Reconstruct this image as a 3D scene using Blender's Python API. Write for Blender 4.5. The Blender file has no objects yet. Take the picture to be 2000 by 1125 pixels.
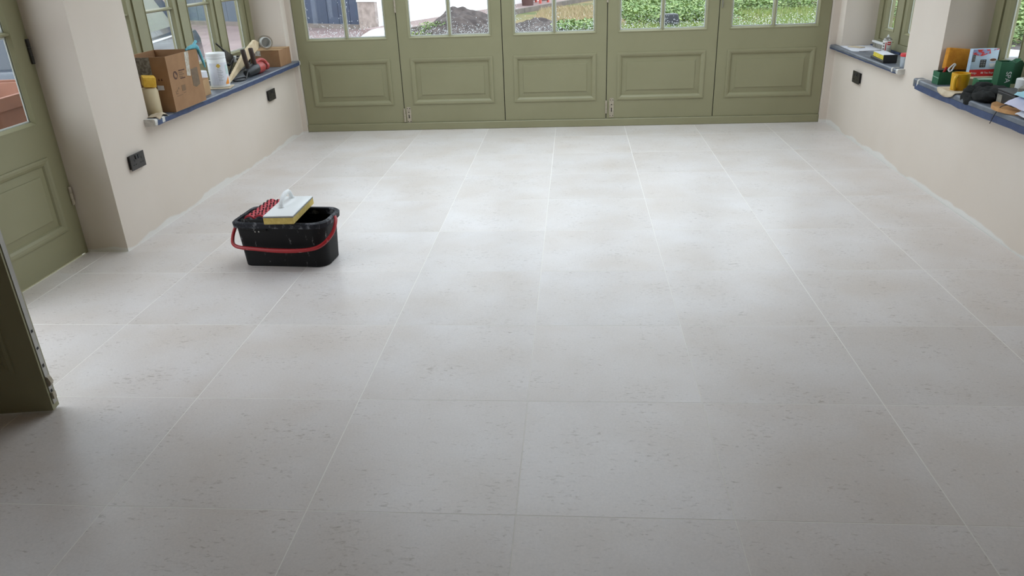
import bpy, bmesh, math, random
from mathutils import Vector, Matrix, noise
random.seed(7)
PI = math.pi
scene = bpy.context.scene
COL = scene.collection

# ------------------------------------------------------------------ camera
cam_d = bpy.data.cameras.new("camera")
cam_d.sensor_fit = 'HORIZONTAL'
cam_d.sensor_width = 36.0
cam_d.lens = 1468.49 / 2000.0 * 36.0
cam_d.clip_start = 0.05
cam_d.clip_end = 300
cam = bpy.data.objects.new("camera", cam_d)
cam.location = (0.76643, -1.64719, 1.43561)
cam.rotation_mode = 'XYZ'
cam.rotation_euler = (1.149696, 0.036383, 0.075506)
COL.objects.link(cam)
scene.camera = cam

# ------------------------------------------------------------------ overcast sky
world = bpy.data.worlds.new("world")
scene.world = world
world.use_nodes = True
wn = world.node_tree
wn.nodes["Background"].inputs[0].default_value = (0.85, 0.915, 1.0, 1)
wn.nodes["Background"].inputs[1].default_value = 2.6

scene.view_settings.view_transform = 'Standard'
scene.view_settings.look = 'None'
scene.view_settings.gamma = 1
scene.view_settings.use_curve_mapping = False
scene.view_settings.exposure = 0.52
scene.cycles.use_denoising = True
scene.cycles.max_bounces = 10
scene.cycles.diffuse_bounces = 6
scene.cycles.transparent_max_bounces = 16
scene.cycles.sample_clamp_indirect = 8.0
scene.cycles.caustics_reflective = False
scene.cycles.caustics_refractive = False


def portal(name, loc, rot, sx, sy):
    """sampling hint in an opening: emits nothing, only guides the sky light"""
    l = bpy.data.lights.new(name, 'AREA')
    l.shape = 'RECTANGLE'
    l.size = sx
    l.size_y = sy
    l.cycles.is_portal = True
    o = bpy.data.objects.new(name, l)
    o.location = loc
    o.rotation_euler = rot
    COL.objects.link(o)


# rooms dimensions (metres), world: +y towards the folding doors
XL, XR = -1.69, 2.91          # plaster faces of the side walls
YD = 5.031                    # face of the folding doors
YB = -5.6                     # wall behind the camera
ZC = 2.36                     # ceiling
LX0, LX1, LY0, LY1 = -0.90, 2.10, 1.72, 4.95   # rooflight opening
portal("portal_doors", (0.6, 5.12, 1.42), (-PI / 2, 0, 0), 4.4, 1.4)
portal("portal_left", (-2.1, 3.72, 1.4), (0, -PI / 2, 0), 1.4, 2.3)
portal("portal_left_door", (-2.1, 1.2, 1.15), (0, -PI / 2, 0), 2.2, 1.7)
portal("portal_right", (3.32, 4.23, 1.4), (0, PI / 2, 0), 1.4, 1.25)
portal("portal_right_near", (3.32, 2.09, 1.4), (0, PI / 2, 0), 1.4, 2.0)
portal("portal_roof", ((LX0 + LX1) / 2, (LY0 + LY1) / 2, ZC + 0.5), (0, 0, 0), LX1 - LX0 + .2, LY1 - LY0 + .2)


# ------------------------------------------------------------------ materials
def lin(c):
    return tuple(((v / 255) / 12.92 if v / 255 <= 0.04045 else (((v / 255) + 0.055) / 1.055) ** 2.4) for v in c) + (1,)


MATS = {}


def mat(name, rgb, rough=0.6, noise_amt=0.0, scale=8.0, rgb2=None, metal=0.0, bump=0.0, bscale=None, spec=0.5, contrast=None, coat=0.0, trans=0.0):
    m = bpy.data.materials.new(name)
    m.use_nodes = True
    nt = m.node_tree
    b = nt.nodes["Principled BSDF"]
    b.inputs["Base Color"].default_value = lin(rgb)
    b.inputs["Roughness"].default_value = rough
    b.inputs["Metallic"].default_value = metal
    b.inputs["Specular IOR Level"].default_value = spec
    b.inputs["Coat Weight"].default_value = coat
    b.inputs["Transmission Weight"].default_value = trans
    if rgb2 is not None:
        tc = nt.nodes.new("ShaderNodeTexCoord")
        n = nt.nodes.new("ShaderNodeTexNoise")
        n.inputs["Scale"].default_value = scale
        n.inputs["Detail"].default_value = 5
        nt.links.new(tc.outputs["Object"], n.inputs["Vector"])
        r = nt.nodes.new("ShaderNodeValToRGB")
        lo, hi = contrast if contrast else (0.35, 0.65)
        r.color_ramp.elements[0].position = lo
        r.color_ramp.elements[1].position = hi
        r.color_ramp.elements[0].color = lin(rgb)
        r.color_ramp.elements[1].color = lin(rgb2)
        nt.links.new(n.outputs["Fac"], r.inputs["Fac"])
        nt.links.new(r.outputs["Color"], b.inputs["Base Color"])
    if bump:
        tc = nt.nodes.new("ShaderNodeTexCoord")
        n = nt.nodes.new("ShaderNodeTexNoise")
        n.inputs["Scale"].default_value = bscale or scale
        n.inputs["Detail"].default_value = 4
        nt.links.new(tc.outputs["Object"], n.inputs["Vector"])
        bp = nt.nodes.new("ShaderNodeBump")
        bp.inputs["Strength"].default_value = bump
        bp.inputs["Distance"].default_value = 0.01
        nt.links.new(n.outputs["Fac"], bp.inputs["Height"])
        nt.links.new(bp.outputs["Normal"], b.inputs["Normal"])
    MATS[name] = m
    return m


def M(n):
    return MATS[n]


mat("sage", (147, 144, 113), 0.45, rgb2=(143, 140, 109), scale=3, bump=0.03, bscale=60)
mat("brass_old", (184, 174, 154), 0.5, rgb2=(160, 150, 132), scale=60)
mat("steel", (165, 163, 158), 0.35, metal=0.8)
mat("dark", (22, 20, 18), 0.7)
mat("spacer_white", (226, 228, 222), 0.5)
mat("ceiling_bounce", (160, 140, 112), 0.85)  # unseen ceiling, tan chosen to cut light bounced onto the near floor
mat("slate", (92, 98, 108), 0.38, rgb2=(116, 122, 132), scale=9, bump=0.05, bscale=30)
mat("blue_tape", (50, 64, 98), 0.6, rgb2=(62, 78, 112), scale=25, contrast=(0.4, 0.7))
mat("white_tape", (214, 212, 206), 0.6, rgb2=(188, 186, 180), scale=40)
mat("cardboard", (152, 116, 82), 0.85, rgb2=(144, 108, 75), scale=14, bump=0.04, bscale=60)
mat("cardboard_lt", (178, 146, 108), 0.85, rgb2=(168, 136, 98), scale=14)
mat("cardboard_in", (132, 98, 66), 0.9)
mat("print_dark", (78, 50, 38), 0.8)
mat("print_grey", (118, 92, 66), 0.8)
mat("parcel_tape", (142, 138, 128), 0.35, rgb2=(108, 100, 90), scale=60, contrast=(0.42, 0.56))
mat("clear_tape", (196, 194, 186), 0.3, rgb2=(170, 158, 140), scale=50, contrast=(0.42, 0.58))
mat("dark_tape", (112, 92, 70), 0.5, rgb2=(98, 80, 62), scale=40)
mat("sponge_yellow", (232, 190, 78), 0.95, rgb2=(216, 170, 60), scale=40, bump=0.3, bscale=140)
mat("cream_plastic", (206, 192, 158), 0.5, rgb2=(196, 180, 146), scale=8)
mat("paper_beige", (206, 192, 168), 0.85, rgb2=(190, 174, 148), scale=20)
mat("glove_blue", (78, 152, 170), 0.5, rgb2=(96, 172, 186), scale=20)
mat("white_plastic", (226, 228, 228), 0.4)
mat("white_paper", (224, 226, 232), 0.8, rgb2=(206, 208, 218), scale=12)
mat("print_line", (168, 170, 174), 0.7)
mat("yellow_print", (206, 172, 70), 0.6)
mat("orange_print", (230, 146, 52), 0.6)
mat("teal_print", (186, 208, 206), 0.6)
mat("black_plastic", (34, 35, 37), 0.45, rgb2=(44, 45, 48), scale=20)
mat("black_metal", (46, 44, 42), 0.4, metal=0.4, rgb2=(70, 68, 66), scale=30)
mat("red_tool", (178, 72, 66), 0.5, rgb2=(160, 56, 52), scale=30)
mat("brown_handle", (62, 44, 36), 0.6, rgb2=(50, 38, 32), scale=20)
mat("wood", (222, 204, 170), 0.7, rgb2=(208, 186, 150), scale=18)
mat("wood_orange", (196, 150, 98), 0.7, rgb2=(178, 128, 80), scale=24)
mat("roller_red", (196, 52, 66), 0.5, rgb2=(184, 44, 56), scale=50)
mat("roller_hole", (48, 14, 20), 0.8)
mat("handle_red", (168, 36, 42), 0.35, rgb2=(214, 166, 160), scale=26, contrast=(0.62, 0.70))
mat("sponge_pad", (222, 198, 120), 0.95, rgb2=(206, 180, 100), scale=60, bump=0.2, bscale=160)
mat("slate_pad", (120, 124, 130), 0.7)
mat("socket_metal", (66, 64, 64), 0.35, metal=0.7, rgb2=(78, 76, 76), scale=10)
mat("sponge_ochre", (206, 142, 44), 0.95, rgb2=(190, 124, 34), scale=40, bump=0.35, bscale=120)
mat("tea_blue", (168, 196, 224), 0.45, rgb2=(206, 222, 238), scale=9)
mat("tea_red", (206, 46, 50), 0.45)
mat("tea_flower", (214, 60, 58), 0.5, rgb2=(150, 160, 200), scale=26, contrast=(0.5, 0.56))
mat("print_black", (26, 26, 30), 0.5)
mat("tea_brown", (110, 66, 44), 0.5)
mat("green_box", (34, 92, 62), 0.5, rgb2=(40, 100, 70), scale=14)
mat("green_box_lt", (74, 150, 114), 0.5, rgb2=(84, 160, 122), scale=14)
mat("green_edge", (150, 178, 158), 0.7)
mat("mug_yellow", (222, 172, 30), 0.4, rgb2=(212, 160, 22), scale=10)
mat("tin_red", (190, 40, 38), 0.4)
mat("paper_blue", (168, 214, 226), 0.8, rgb2=(152, 200, 214), scale=12)
mat("paper_lilac", (212, 212, 232), 0.8, rgb2=(198, 198, 222), scale=10)
mat("grey_dirty", (150, 148, 136), 0.7, rgb2=(110, 106, 96), scale=40)
mat("can_white", (222, 220, 216), 0.35)
mat("clear_tub", (190, 200, 208), 0.25, rgb2=(160, 168, 176), scale=20)
mat("yellow_pad", (222, 206, 70), 0.7, rgb2=(200, 180, 50), scale=30)
# outdoors
mat("paving", (142, 122, 119), 0.5, rgb2=(122, 104, 102), scale=1.4, bump=0.1, bscale=20)
mat("lawn", (86, 96, 52), 0.9, rgb2=(132, 112, 76), scale=0.6, contrast=(0.42, 0.6), bump=0.5, bscale=12)
mat("soil", (60, 52, 50), 0.95, rgb2=(84, 75, 71), scale=5, contrast=(0.4, 0.62), bump=1.0, bscale=9)
mat("black_cloth", (20, 22, 21), 0.95)
mat("straw", (184, 150, 98), 0.95, rgb2=(150, 122, 80), scale=6)
mat("path", (144, 124, 120), 0.8, rgb2=(132, 114, 110), scale=3)
mat("kerb", (120, 110, 103), 0.85, rgb2=(106, 98, 92), scale=4)
mat("render_white", (238, 238, 236), 0.9, rgb2=(230, 230, 228), scale=2)
mat("render_pink", (166, 152, 143), 0.95, rgb2=(138, 126, 118), scale=9, bump=0.4, bscale=30)
mat("band_white", (206, 202, 196), 0.8)
mat("door_blue", (52, 62, 82), 0.6, rgb2=(46, 56, 74), scale=2)
mat("door_slate", (76, 88, 100), 0.6, rgb2=(70, 82, 94), scale=2)
mat("pipe_white", (214, 216, 220), 0.4)
mat("tank_white", (214, 216, 218), 0.35)
mat("tank_grille", (112, 106, 102), 0.6)
mat("red_frame", (196, 92, 82), 0.6)
mat("dark_leg", (88, 62, 58), 0.7)
mat("tub_black", (24, 27, 32), 0.45)
mat("car_blue", (46, 57, 70), 0.15, coat=0.5, rgb2=(42, 52, 64), scale=1)
mat("car_glass", (84, 90, 78), 0.06)
mat("tyre", (30, 30, 32), 0.8)
mat("car_wind_sky", (176, 190, 222), 0.1)  # pale sky reflection put into the windscreen's base colour
mat("terracotta", (142, 98, 80), 0.9, rgb2=(132, 90, 72), scale=7)
mat("crate", (92, 80, 80), 0.8)
mat("daisy", (236, 236, 226), 0.8)


def leaf_mat(name, c1, c2, c3):
    m = bpy.data.materials.new(name)
    m.use_nodes = True
    nt = m.node_tree
    b = nt.nodes["Principled BSDF"]
    g = nt.nodes.new("ShaderNodeNewGeometry")
    r = nt.nodes.new("ShaderNodeValToRGB")
    r.color_ramp.elements[0].color = lin(c1)
    r.color_ramp.elements[1].color = lin(c3)
    e = r.color_ramp.elements.new(0.5)
    e.color = lin(c2)
    nt.links.new(g.outputs["Random Per Island"], r.inputs["Fac"])
    nt.links.new(r.outputs["Color"], b.inputs["Base Color"])
    b.inputs["Roughness"].default_value = 0.55
    MATS[name] = m


leaf_mat("leaf_green", (80, 106, 52), (112, 138, 74), (150, 166, 104))
leaf_mat("leaf_grass", (84, 112, 50), (116, 138, 66), (150, 156, 90))
leaf_mat("leaf_straw", (146, 124, 96), (184, 162, 128), (156, 148, 106))


def plaster_mat():
    m = bpy.data.materials.new("plaster")
    m.use_nodes = True
    nt = m.node_tree
    L = nt.links
    b = nt.nodes["Principled BSDF"]
    b.inputs["Roughness"].default_value = 0.9
    b.inputs["Specular IOR Level"].default_value = 0.2
    geo = nt.nodes.new("ShaderNodeNewGeometry")
    sep = nt.nodes.new("ShaderNodeSeparateXYZ")
    L.new(geo.outputs["Position"], sep.inputs[0])
    n = nt.nodes.new("ShaderNodeTexNoise")
    n.inputs["Scale"].default_value = 2.2
    n.inputs["Detail"].default_value = 6
    L.new(geo.outputs["Position"], n.inputs["Vector"])
    r = nt.nodes.new("ShaderNodeValToRGB")
    r.color_ramp.elements[0].position = 0.3
    r.color_ramp.elements[1].position = 0.7
    r.color_ramp.elements[0].color = lin((213, 202, 190))
    r.color_ramp.elements[1].color = lin((217, 207, 196))
    L.new(n.outputs["Fac"], r.inputs["Fac"])
    # unpainted filler along the foot of the wall, ragged upper edge
    ma = nt.nodes.new("ShaderNodeMath")
    ma.operation = 'MULTIPLY_ADD'
    n2 = nt.nodes.new("ShaderNodeTexNoise")
    n2.inputs["Scale"].default_value = 2.6
    n2.inputs["Detail"].default_value = 3
    L.new(geo.outputs["Position"], n2.inputs["Vector"])
    L.new(n2.outputs["Fac"], ma.inputs[0])
    ma.inputs[1].default_value = -0.12
    L.new(sep.outputs["Z"], ma.inputs[2])
    ramp = nt.nodes.new("ShaderNodeMapRange")
    ramp.inputs["From Min"].default_value = -0.032
    ramp.inputs["From Max"].default_value = -0.042
    L.new(ma.outputs[0], ramp.inputs["Value"])
    mix = nt.nodes.new("ShaderNodeMix")
    mix.data_type = 'RGBA'
    L.new(ramp.outputs["Result"], mix.inputs["Factor"])
    L.new(r.outputs["Color"], mix.inputs[6])
    mix.inputs[7].default_value = lin((224, 221, 216))
    L.new(mix.outputs[2], b.inputs["Base Color"])
    n3 = nt.nodes.new("ShaderNodeTexNoise")
    n3.inputs["Scale"].default_value = 120
    L.new(geo.outputs["Position"], n3.inputs["Vector"])
    bp = nt.nodes.new("ShaderNodeBump")
    bp.inputs["Strength"].default_value = 0.05
    bp.inputs["Distance"].default_value = 0.005
    L.new(n3.outputs["Fac"], bp.inputs["Height"])
    L.new(bp.outputs["Normal"], b.inputs["Normal"])
    MATS["plaster"] = m


plaster_mat()


def limestone_mat():
    m = bpy.data.materials.new("limestone")
    m.use_nodes = True
    nt = m.node_tree
    L = nt.links
    b = nt.nodes["Principled BSDF"]
    b.inputs["Roughness"].default_value = 0.4
    b.inputs["Specular IOR Level"].default_value = 0.5
    geo = nt.nodes.new("ShaderNodeNewGeometry")
    oi = nt.nodes.new("ShaderNodeObjectInfo")
    off = nt.nodes.new("ShaderNodeVectorMath")
    off.operation = 'MULTIPLY_ADD'
    cb = nt.nodes.new("ShaderNodeCombineXYZ")
    L.new(oi.outputs["Random"], cb.inputs[0])
    L.new(oi.outputs["Random"], cb.inputs[1])
    L.new(oi.outputs["Random"], cb.inputs[2])
    L.new(cb.outputs[0], off.inputs[0])
    off.inputs[1].default_value = (37, 53, 19)
    L.new(geo.outputs["Position"], off.inputs[2])
    # clouds
    n = nt.nodes.new("ShaderNodeTexNoise")
    n.inputs["Scale"].default_value = 3.0
    n.inputs["Detail"].default_value = 4
    L.new(off.outputs[0], n.inputs["Vector"])
    r = nt.nodes.new("ShaderNodeValToRGB")
    r.color_ramp.elements[0].position = 0.3
    r.color_ramp.elements[1].position = 0.72
    r.color_ramp.elements[0].color = lin((213, 204, 197))
    r.color_ramp.elements[1].color = lin((224, 219, 217))
    L.new(n.outputs["Fac"], r.inputs["Fac"])
    # per tile tone
    mr = nt.nodes.new("ShaderNodeMapRange")
    mr.inputs["To Min"].default_value = 0.96
    mr.inputs["To Max"].default_value = 1.02
    L.new(oi.outputs["Random"], mr.inputs["Value"])
    hsv = nt.nodes.new("ShaderNodeHueSaturation")
    L.new(mr.outputs["Result"], hsv.inputs["Value"])
    L.new(r.outputs["Color"], hsv.inputs["Color"])
    # fossil flecks: stretched noise, thresholded
    mp = nt.nodes.new("ShaderNodeMapping")
    mp.inputs["Scale"].default_value = (46, 110, 50)
    mp.inputs["Rotation"].default_value = (0, 0, 0.25)
    L.new(off.outputs[0], mp.inputs["Vector"])
    n2 = nt.nodes.new("ShaderNodeTexNoise")
    n2.inputs["Scale"].default_value = 1.0
    n2.inputs["Detail"].default_value = 3
    n2.inputs["Distortion"].default_value = 0.6
    L.new(mp.outputs[0], n2.inputs["Vector"])
    n4 = nt.nodes.new("ShaderNodeTexNoise")
    n4.inputs["Scale"].default_value = 7
    L.new(off.outputs[0], n4.inputs["Vector"])
    add = nt.nodes.new("ShaderNodeMath")
    add.operation = 'MULTIPLY_ADD'
    L.new(n4.outputs["Fac"], add.inputs[0])
    add.inputs[1].default_value = 0.35
    L.new(n2.outputs["Fac"], add.inputs[2])
    fr = nt.nodes.new("ShaderNodeMapRange")
    fr.inputs["From Min"].default_value = 0.785
    fr.inputs["From Max"].default_value = 0.95
    fr.inputs["To Max"].default_value = 0.46
    L.new(add.outputs[0], fr.inputs["Value"])
    mix = nt.nodes.new("ShaderNodeMix")
    mix.data_type = 'RGBA'
    L.new(fr.outputs["Result"], mix.inputs["Factor"])
    L.new(hsv.outputs["Color"], mix.inputs[6])
    mix.inputs[7].default_value = lin((140, 126, 112))
    # fine grain
    n5 = nt.nodes.new("ShaderNodeTexNoise")
    n5.inputs["Scale"].default_value = 140
    n5.inputs["Detail"].default_value = 2
    L.new(off.outputs[0], n5.inputs["Vector"])
    fr2 = nt.nodes.new("ShaderNodeMapRange")
    fr2.inputs["From Min"].default_value = 0.3
    fr2.inputs["From Max"].default_value = 0.7
    fr2.inputs["To Min"].default_value = 0.955
    fr2.inputs["To Max"].default_value = 1.03
    L.new(n5.outputs["Fac"], fr2.inputs["Value"])
    h2 = nt.nodes.new("ShaderNodeHueSaturation")
    L.new(fr2.outputs["Result"], h2.inputs["Value"])
    L.new(mix.outputs[2], h2.inputs["Color"])
    L.new(h2.outputs["Color"], b.inputs["Base Color"])
    # dusty patches change the sheen
    n6 = nt.nodes.new("ShaderNodeTexNoise")
    n6.inputs["Scale"].default_value = 1.3
    n6.inputs["Detail"].default_value = 4
    L.new(geo.outputs["Position"], n6.inputs["Vector"])
    rr = nt.nodes.new("ShaderNodeMapRange")
    rr.inputs["From Min"].default_value = 0.3
    rr.inputs["From Max"].default_value = 0.7
    rr.inputs["To Min"].default_value = 0.30
    rr.inputs["To Max"].default_value = 0.42
    L.new(n6.outputs["Fac"], rr.inputs["Value"])
    L.new(rr.outputs["Result"], b.inputs["Roughness"])
    MATS["limestone"] = m


limestone_mat()
mat("grout", (240, 237, 231), 0.9)


def glass_mat(name, tint, refl=0.05):
    m = bpy.data.materials.new(name)
    m.use_nodes = True
    nt = m.node_tree
    nt.nodes.clear()
    out = nt.nodes.new("ShaderNodeOutputMaterial")
    tr = nt.nodes.new("ShaderNodeBsdfTransparent")
    tr.inputs[0].default_value = tint
    gl = nt.nodes.new("ShaderNodeBsdfGlossy")
    gl.inputs["Roughness"].default_value = 0.02
    lw = nt.nodes.new("ShaderNodeLayerWeight")
    lw.inputs["Blend"].default_value = 0.5
    p = nt.nodes.new("ShaderNodeMath")
    p.operation = 'POWER'
    nt.links.new(lw.outputs["Facing"], p.inputs[0])
    p.inputs[1].default_value = 4
    a = nt.nodes.new("ShaderNodeMath")
    a.operation = 'MULTIPLY_ADD'
    nt.links.new(p.outputs[0], a.inputs[0])
    a.inputs[1].default_value = 0.5
    a.inputs[2].default_value = refl
    mx = nt.nodes.new("ShaderNodeMixShader")
    nt.links.new(a.outputs[0], mx.inputs[0])
    nt.links.new(tr.outputs[0], mx.inputs[1])
    nt.links.new(gl.outputs[0], mx.inputs[2])
    nt.links.new(mx.outputs[0], out.inputs[0])
    MATS[name] = m


glass_mat("glass", (0.95, 0.97, 0.97, 1), 0.025)
glass_mat("clear_plastic", (0.80, 0.80, 0.78, 1), 0.12)


def drop_mat():
    m = bpy.data.materials.new("water_drop")
    m.use_nodes = True
    nt = m.node_tree
    nt.nodes.clear()
    out = nt.nodes.new("ShaderNodeOutputMaterial")
    tl = nt.nodes.new("ShaderNodeBsdfTranslucent")
    tl.inputs[0].default_value = (0.9, 0.93, 0.95, 1)
    tr = nt.nodes.new("ShaderNodeBsdfTransparent")
    mx = nt.nodes.new("ShaderNodeMixShader")
    mx.inputs[0].default_value = 0.4
    nt.links.new(tl.outputs[0], mx.inputs[1])
    nt.links.new(tr.outputs[0], mx.inputs[2])
    nt.links.new(mx.outputs[0], out.inputs[0])
    MATS["water_drop"] = m


drop_mat()


# ------------------------------------------------------------------ mesh builder
def catmull(pts, n=6):
    pts = [Vector(p) for p in pts]
    if len(pts) < 3:
        return pts
    P = [2 * pts[0] - pts[1]] + pts + [2 * pts[-1] - pts[-2]]
    out = []
    for i in range(1, len(P) - 2):
        p0, p1, p2, p3 = P[i - 1:i + 3]
        for k in range(n):
            t = k / n
            out.append(0.5 * ((2 * p1) + (p2 - p0) * t + (2 * p0 - 5 * p1 + 4 * p2 - p3) * t * t + (3 * p1 - p0 - 3 * p2 + p3) * t ** 3))
    out.append(pts[-1])
    return out


class B:
    def __init__(s):
        s.bm = bmesh.new()

    def add(s, verts, faces):
        vs = [s.bm.verts.new(v) for v in verts]
        fs = []
        for f in faces:
            try:
                fs.append(s.bm.faces.new([vs[i] for i in f]))
            except ValueError:
                pass
        return vs, fs

    def box(s, x0, x1, y0, y1, z0, z1, bev=0.0, seg=1, mx=None):
        v = [(x, y, z) for z in (z0, z1) for y in (y0, y1) for x in (x0, x1)]
        if mx is not None:
            v = [mx @ Vector(p) for p in v]
        f = [(0, 2, 3, 1), (4, 5, 7, 6), (0, 1, 5, 4), (2, 6, 7, 3), (0, 4, 6, 2), (1, 3, 7, 5)]
        vs, fs = s.add(v, f)
        if bev:
            es = list({e for fc in fs for e in fc.edges})
            bmesh.ops.bevel(s.bm, geom=es, offset=bev, segments=seg, affect='EDGES', profile=0.5, clamp_overlap=True)
        return s

    def prism(s, poly, a, b, fn, bev=0.0, seg=1):
        """poly: list of 2d points; fn(u, v, w) -> 3d; extruded from w=a to w=b"""
        n = len(poly)
        v = [fn(u, w, a) for u, w in poly] + [fn(u, w, b) for u, w in poly]
        f = [tuple(range(n))[::-1], tuple(range(n, 2 * n))] + [(i, (i + 1) % n, n + (i + 1) % n, n + i) for i in range(n)]
        vs, fs = s.add(v, f)
        if bev:
            es = list({e for fc in fs for e in fc.edges})
            bmesh.ops.bevel(s.bm, geom=es, offset=bev, segments=seg, affect='EDGES', profile=0.5, clamp_overlap=True)
        return s

    def tube(s, pts, r, n=10, smooth=0, caps=True):
        if smooth:
            pts = catmull(pts, smooth)
        pts = [Vector(p) for p in pts]
        rs = r if isinstance(r, (list, tuple)) else [r] * len(pts)
        if len(rs) != len(pts):
            rs = [rs[min(len(rs) - 1, int(i / (len(pts) - 1) * (len(rs) - 1) + .5))] for i in range(len(pts))]
        d0 = (pts[1] - pts[0]).normalized()
        up = Vector((0, 0, 1)) if abs(d0.z) < 0.9 else Vector((1, 0, 0))
        nrm = (up - d0 * up.dot(d0)).normalized()
        rings = []
        for i, p in enumerate(pts):
            d = (pts[min(i + 1, len(pts) - 1)] - pts[max(i - 1, 0)])
            d.normalize()
            nrm = nrm - d * nrm.dot(d)
            nrm.normalize()
            bi = d.cross(nrm)
            rings.append([s.bm.verts.new(p + rs[i] * (math.cos(2 * PI * k / n) * nrm + math.sin(2 * PI * k / n) * bi)) for k in range(n)])
        for a, b in zip(rings, rings[1:]):
            for k in range(n):
                s.bm.faces.new((a[k], a[(k + 1) % n], b[(k + 1) % n], b[k]))
        if caps:
            s.bm.faces.new(rings[0][::-1])
            s.bm.faces.new(rings[-1])
        return s

    def cyl(s, p0, p1, r0, r1=None, n=20):
        return s.tube([p0, p1], [r0, r0 if r1 is None else r1], n)

    def lathe(s, prof, n=28, c=(0, 0, 0), mx=None):
        rings = []
        for r, z in prof:
            ring = []
            for k in range(n):
                p = Vector((c[0] + r * math.cos(2 * PI * k / n), c[1] + r * math.sin(2 * PI * k / n), c[2] + z))
                ring.append(s.bm.verts.new(mx @ p if mx is not None else p))
            rings.append(ring)
        for a, b in zip(rings, rings[1:]):
            for k in range(n):
                s.bm.faces.new((a[k], a[(k + 1) % n], b[(k + 1) % n], b[k]))
        if prof[0][0] > 1e-5:
            s.bm.faces.new(rings[0][::-1])
        if prof[-1][0] > 1e-5:
            s.bm.faces.new(rings[-1])
        return s

    def rings(s, x0, x1, z0, z1, prof, cap=False, back=None):
        """concentric rectangles in the xz plane, prof = [(inset, y)]"""
        R = []
        for i, y in prof:
            R.append([s.bm.verts.new(p) for p in ((x0 + i, y, z0 + i), (x1 - i, y, z0 + i), (x1 - i, y, z1 - i), (x0 + i, y, z1 - i))])
        for a, b in zip(R, R[1:]):
            for k in range(4):
                s.bm.faces.new((a[k], a[(k + 1) % 4], b[(k + 1) % 4], b[k]))
        if cap:
            s.bm.faces.new(R[-1])
        return s

    def ico(s, c, r, sub=1, sc=(1, 1, 1)):
        mx = Matrix.Translation(c) @ Matrix.Diagonal((r * sc[0], r * sc[1], r * sc[2], 1))
        bmesh.ops.create_icosphere(s.bm, subdivisions=sub, radius=1, matrix=mx)
        return s

    def build(s, name, m, parent=None, smooth=0, fix=True):
        if fix:
            bmesh.ops.recalc_face_normals(s.bm, faces=s.bm.faces)
        me = bpy.data.meshes.new(name)
        s.bm.to_mesh(me)
        s.bm.free()
        me.materials.append(M(m) if isinstance(m, str) else m)
        if smooth:
            me.shade_smooth()
            me.set_sharp_from_angle(angle=math.radians(smooth))
        o = bpy.data.objects.new(name, me)
        COL.objects.link(o)
        if parent is not None:
            o.parent = parent
        return o


def tag(o, label, cat=None, group=None, kind=None):
    o["label"] = label
    if cat:
        o["category"] = cat
    if group:
        o["group"] = group
    if kind:
        o["kind"] = kind
    return o


def thing(name, label, cat, loc=(0, 0, 0), rotz=0.0, group=None, kind=None):
    o = bpy.data.objects.new(name, None)
    o.empty_display_size = 0.05
    o.location = loc
    o.rotation_euler = (0, 0, rotz)
    COL.objects.link(o)
    return tag(o, label, cat, group, kind)


def at(o, loc, rotz=0.0):
    o.location = loc
    o.rotation_euler = (0, 0, rotz)
    return o


FONT = None


def text(name, body, size, m, parent, mx, depth=0.0004):
    cu = bpy.data.curves.new(name + "_curve", 'FONT')
    cu.body = body
    cu.size = size
    cu.extrude = depth
    cu.align_x = 'CENTER'
    cu.align_y = 'CENTER'
    tmp = bpy.data.objects.new(name + "_tmp", cu)
    COL.objects.link(tmp)
    dg = bpy.context.evaluated_depsgraph_get()
    me = bpy.data.meshes.new_from_object(tmp.evaluated_get(dg))
    bpy.data.objects.remove(tmp)
    bpy.data.curves.remove(cu)
    me.transform(mx)
    me.materials.clear()
    me.materials.append(M(m))
    o = bpy.data.objects.new(name, me)
    COL.objects.link(o)
    o.parent = parent
    return o


# ------------------------------------------------------------------ floor: limestone tiles on a bed
TW, TD = 0.6, 0.58186
J = 0.0016                     # half a joint
b = B()
b.box(-1.93, XR - 0.005, YB, 5.035, -0.06, -0.0003)
floor = tag(b.build("floor", "grout"), "pale limestone tiled floor with thin light grout joints", "floor", kind="structure")
tile_mesh = {}


def tile(x0, x1, y0, y1):
    key = (round(x1 - x0, 3), round(y1 - y0, 3))
    if key not in tile_mesh:
        w, d = key
        t = B()
        t.box(0, w, 0, d, -0.02, 0, 0)
        for e in [e for e in t.bm.edges if all(abs(v.co.z) < 1e-6 for v in e.verts)]:
            e.select = True
        es = [e for e in t.bm.edges if e.select]
        bmesh.ops.bevel(t.bm, geom=es, offset=0.0004, segments=1, affect='EDGES')
        o = t.build("tile", "limestone", floor)
        tile_mesh[key] = o.data
    else:
        o = bpy.data.objects.new("tile", tile_mesh[key])
        COL.objects.link(o)
        o.parent = floor
    o.location = (x0, y0, 0)


for c in range(-4, 5):
    for r in range(-10, 9):
        x0, x1 = c * TW, (c + 1) * TW
        y0, y1 = r * TD, (r + 1) * TD
        y1 = min(y1, 5.03)
        y0 = max(y0, YB)
        lim = XL
        if y1 > 0.30 and y0 < 2.045:
            lim = -1.925
        x0 = max(x0, lim)
        x1 = min(x1, XR - 0.006)
        if x1 - x0 < 0.02 or y1 - y0 < 0.02:
            continue
        # tiles beside the door recess are cut around the pier
        if lim < XL and c <= -3 and (y1 > 2.045 or y0 < 0.30):
            ya, yb = max(y0, 0.30), min(y1, 2.045)
            tile(x0 + J, x1 - J, ya + J, yb - J) if c == -4 else None
            if c == -3:
                tile(x0 + J if x0 > -1.79 else x0 + J, x1 - J, ya + J, yb - J)
                if y1 > 2.045:
                    tile(XL + J, x1 - J, yb - J, y1 - J)
                if y0 < 0.30:
                    tile(XL + J, x1 - J, y0 + J, ya + J)
            continue
        tile(x0 + J, x1 - J, y0 + J, y1 - J)

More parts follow.
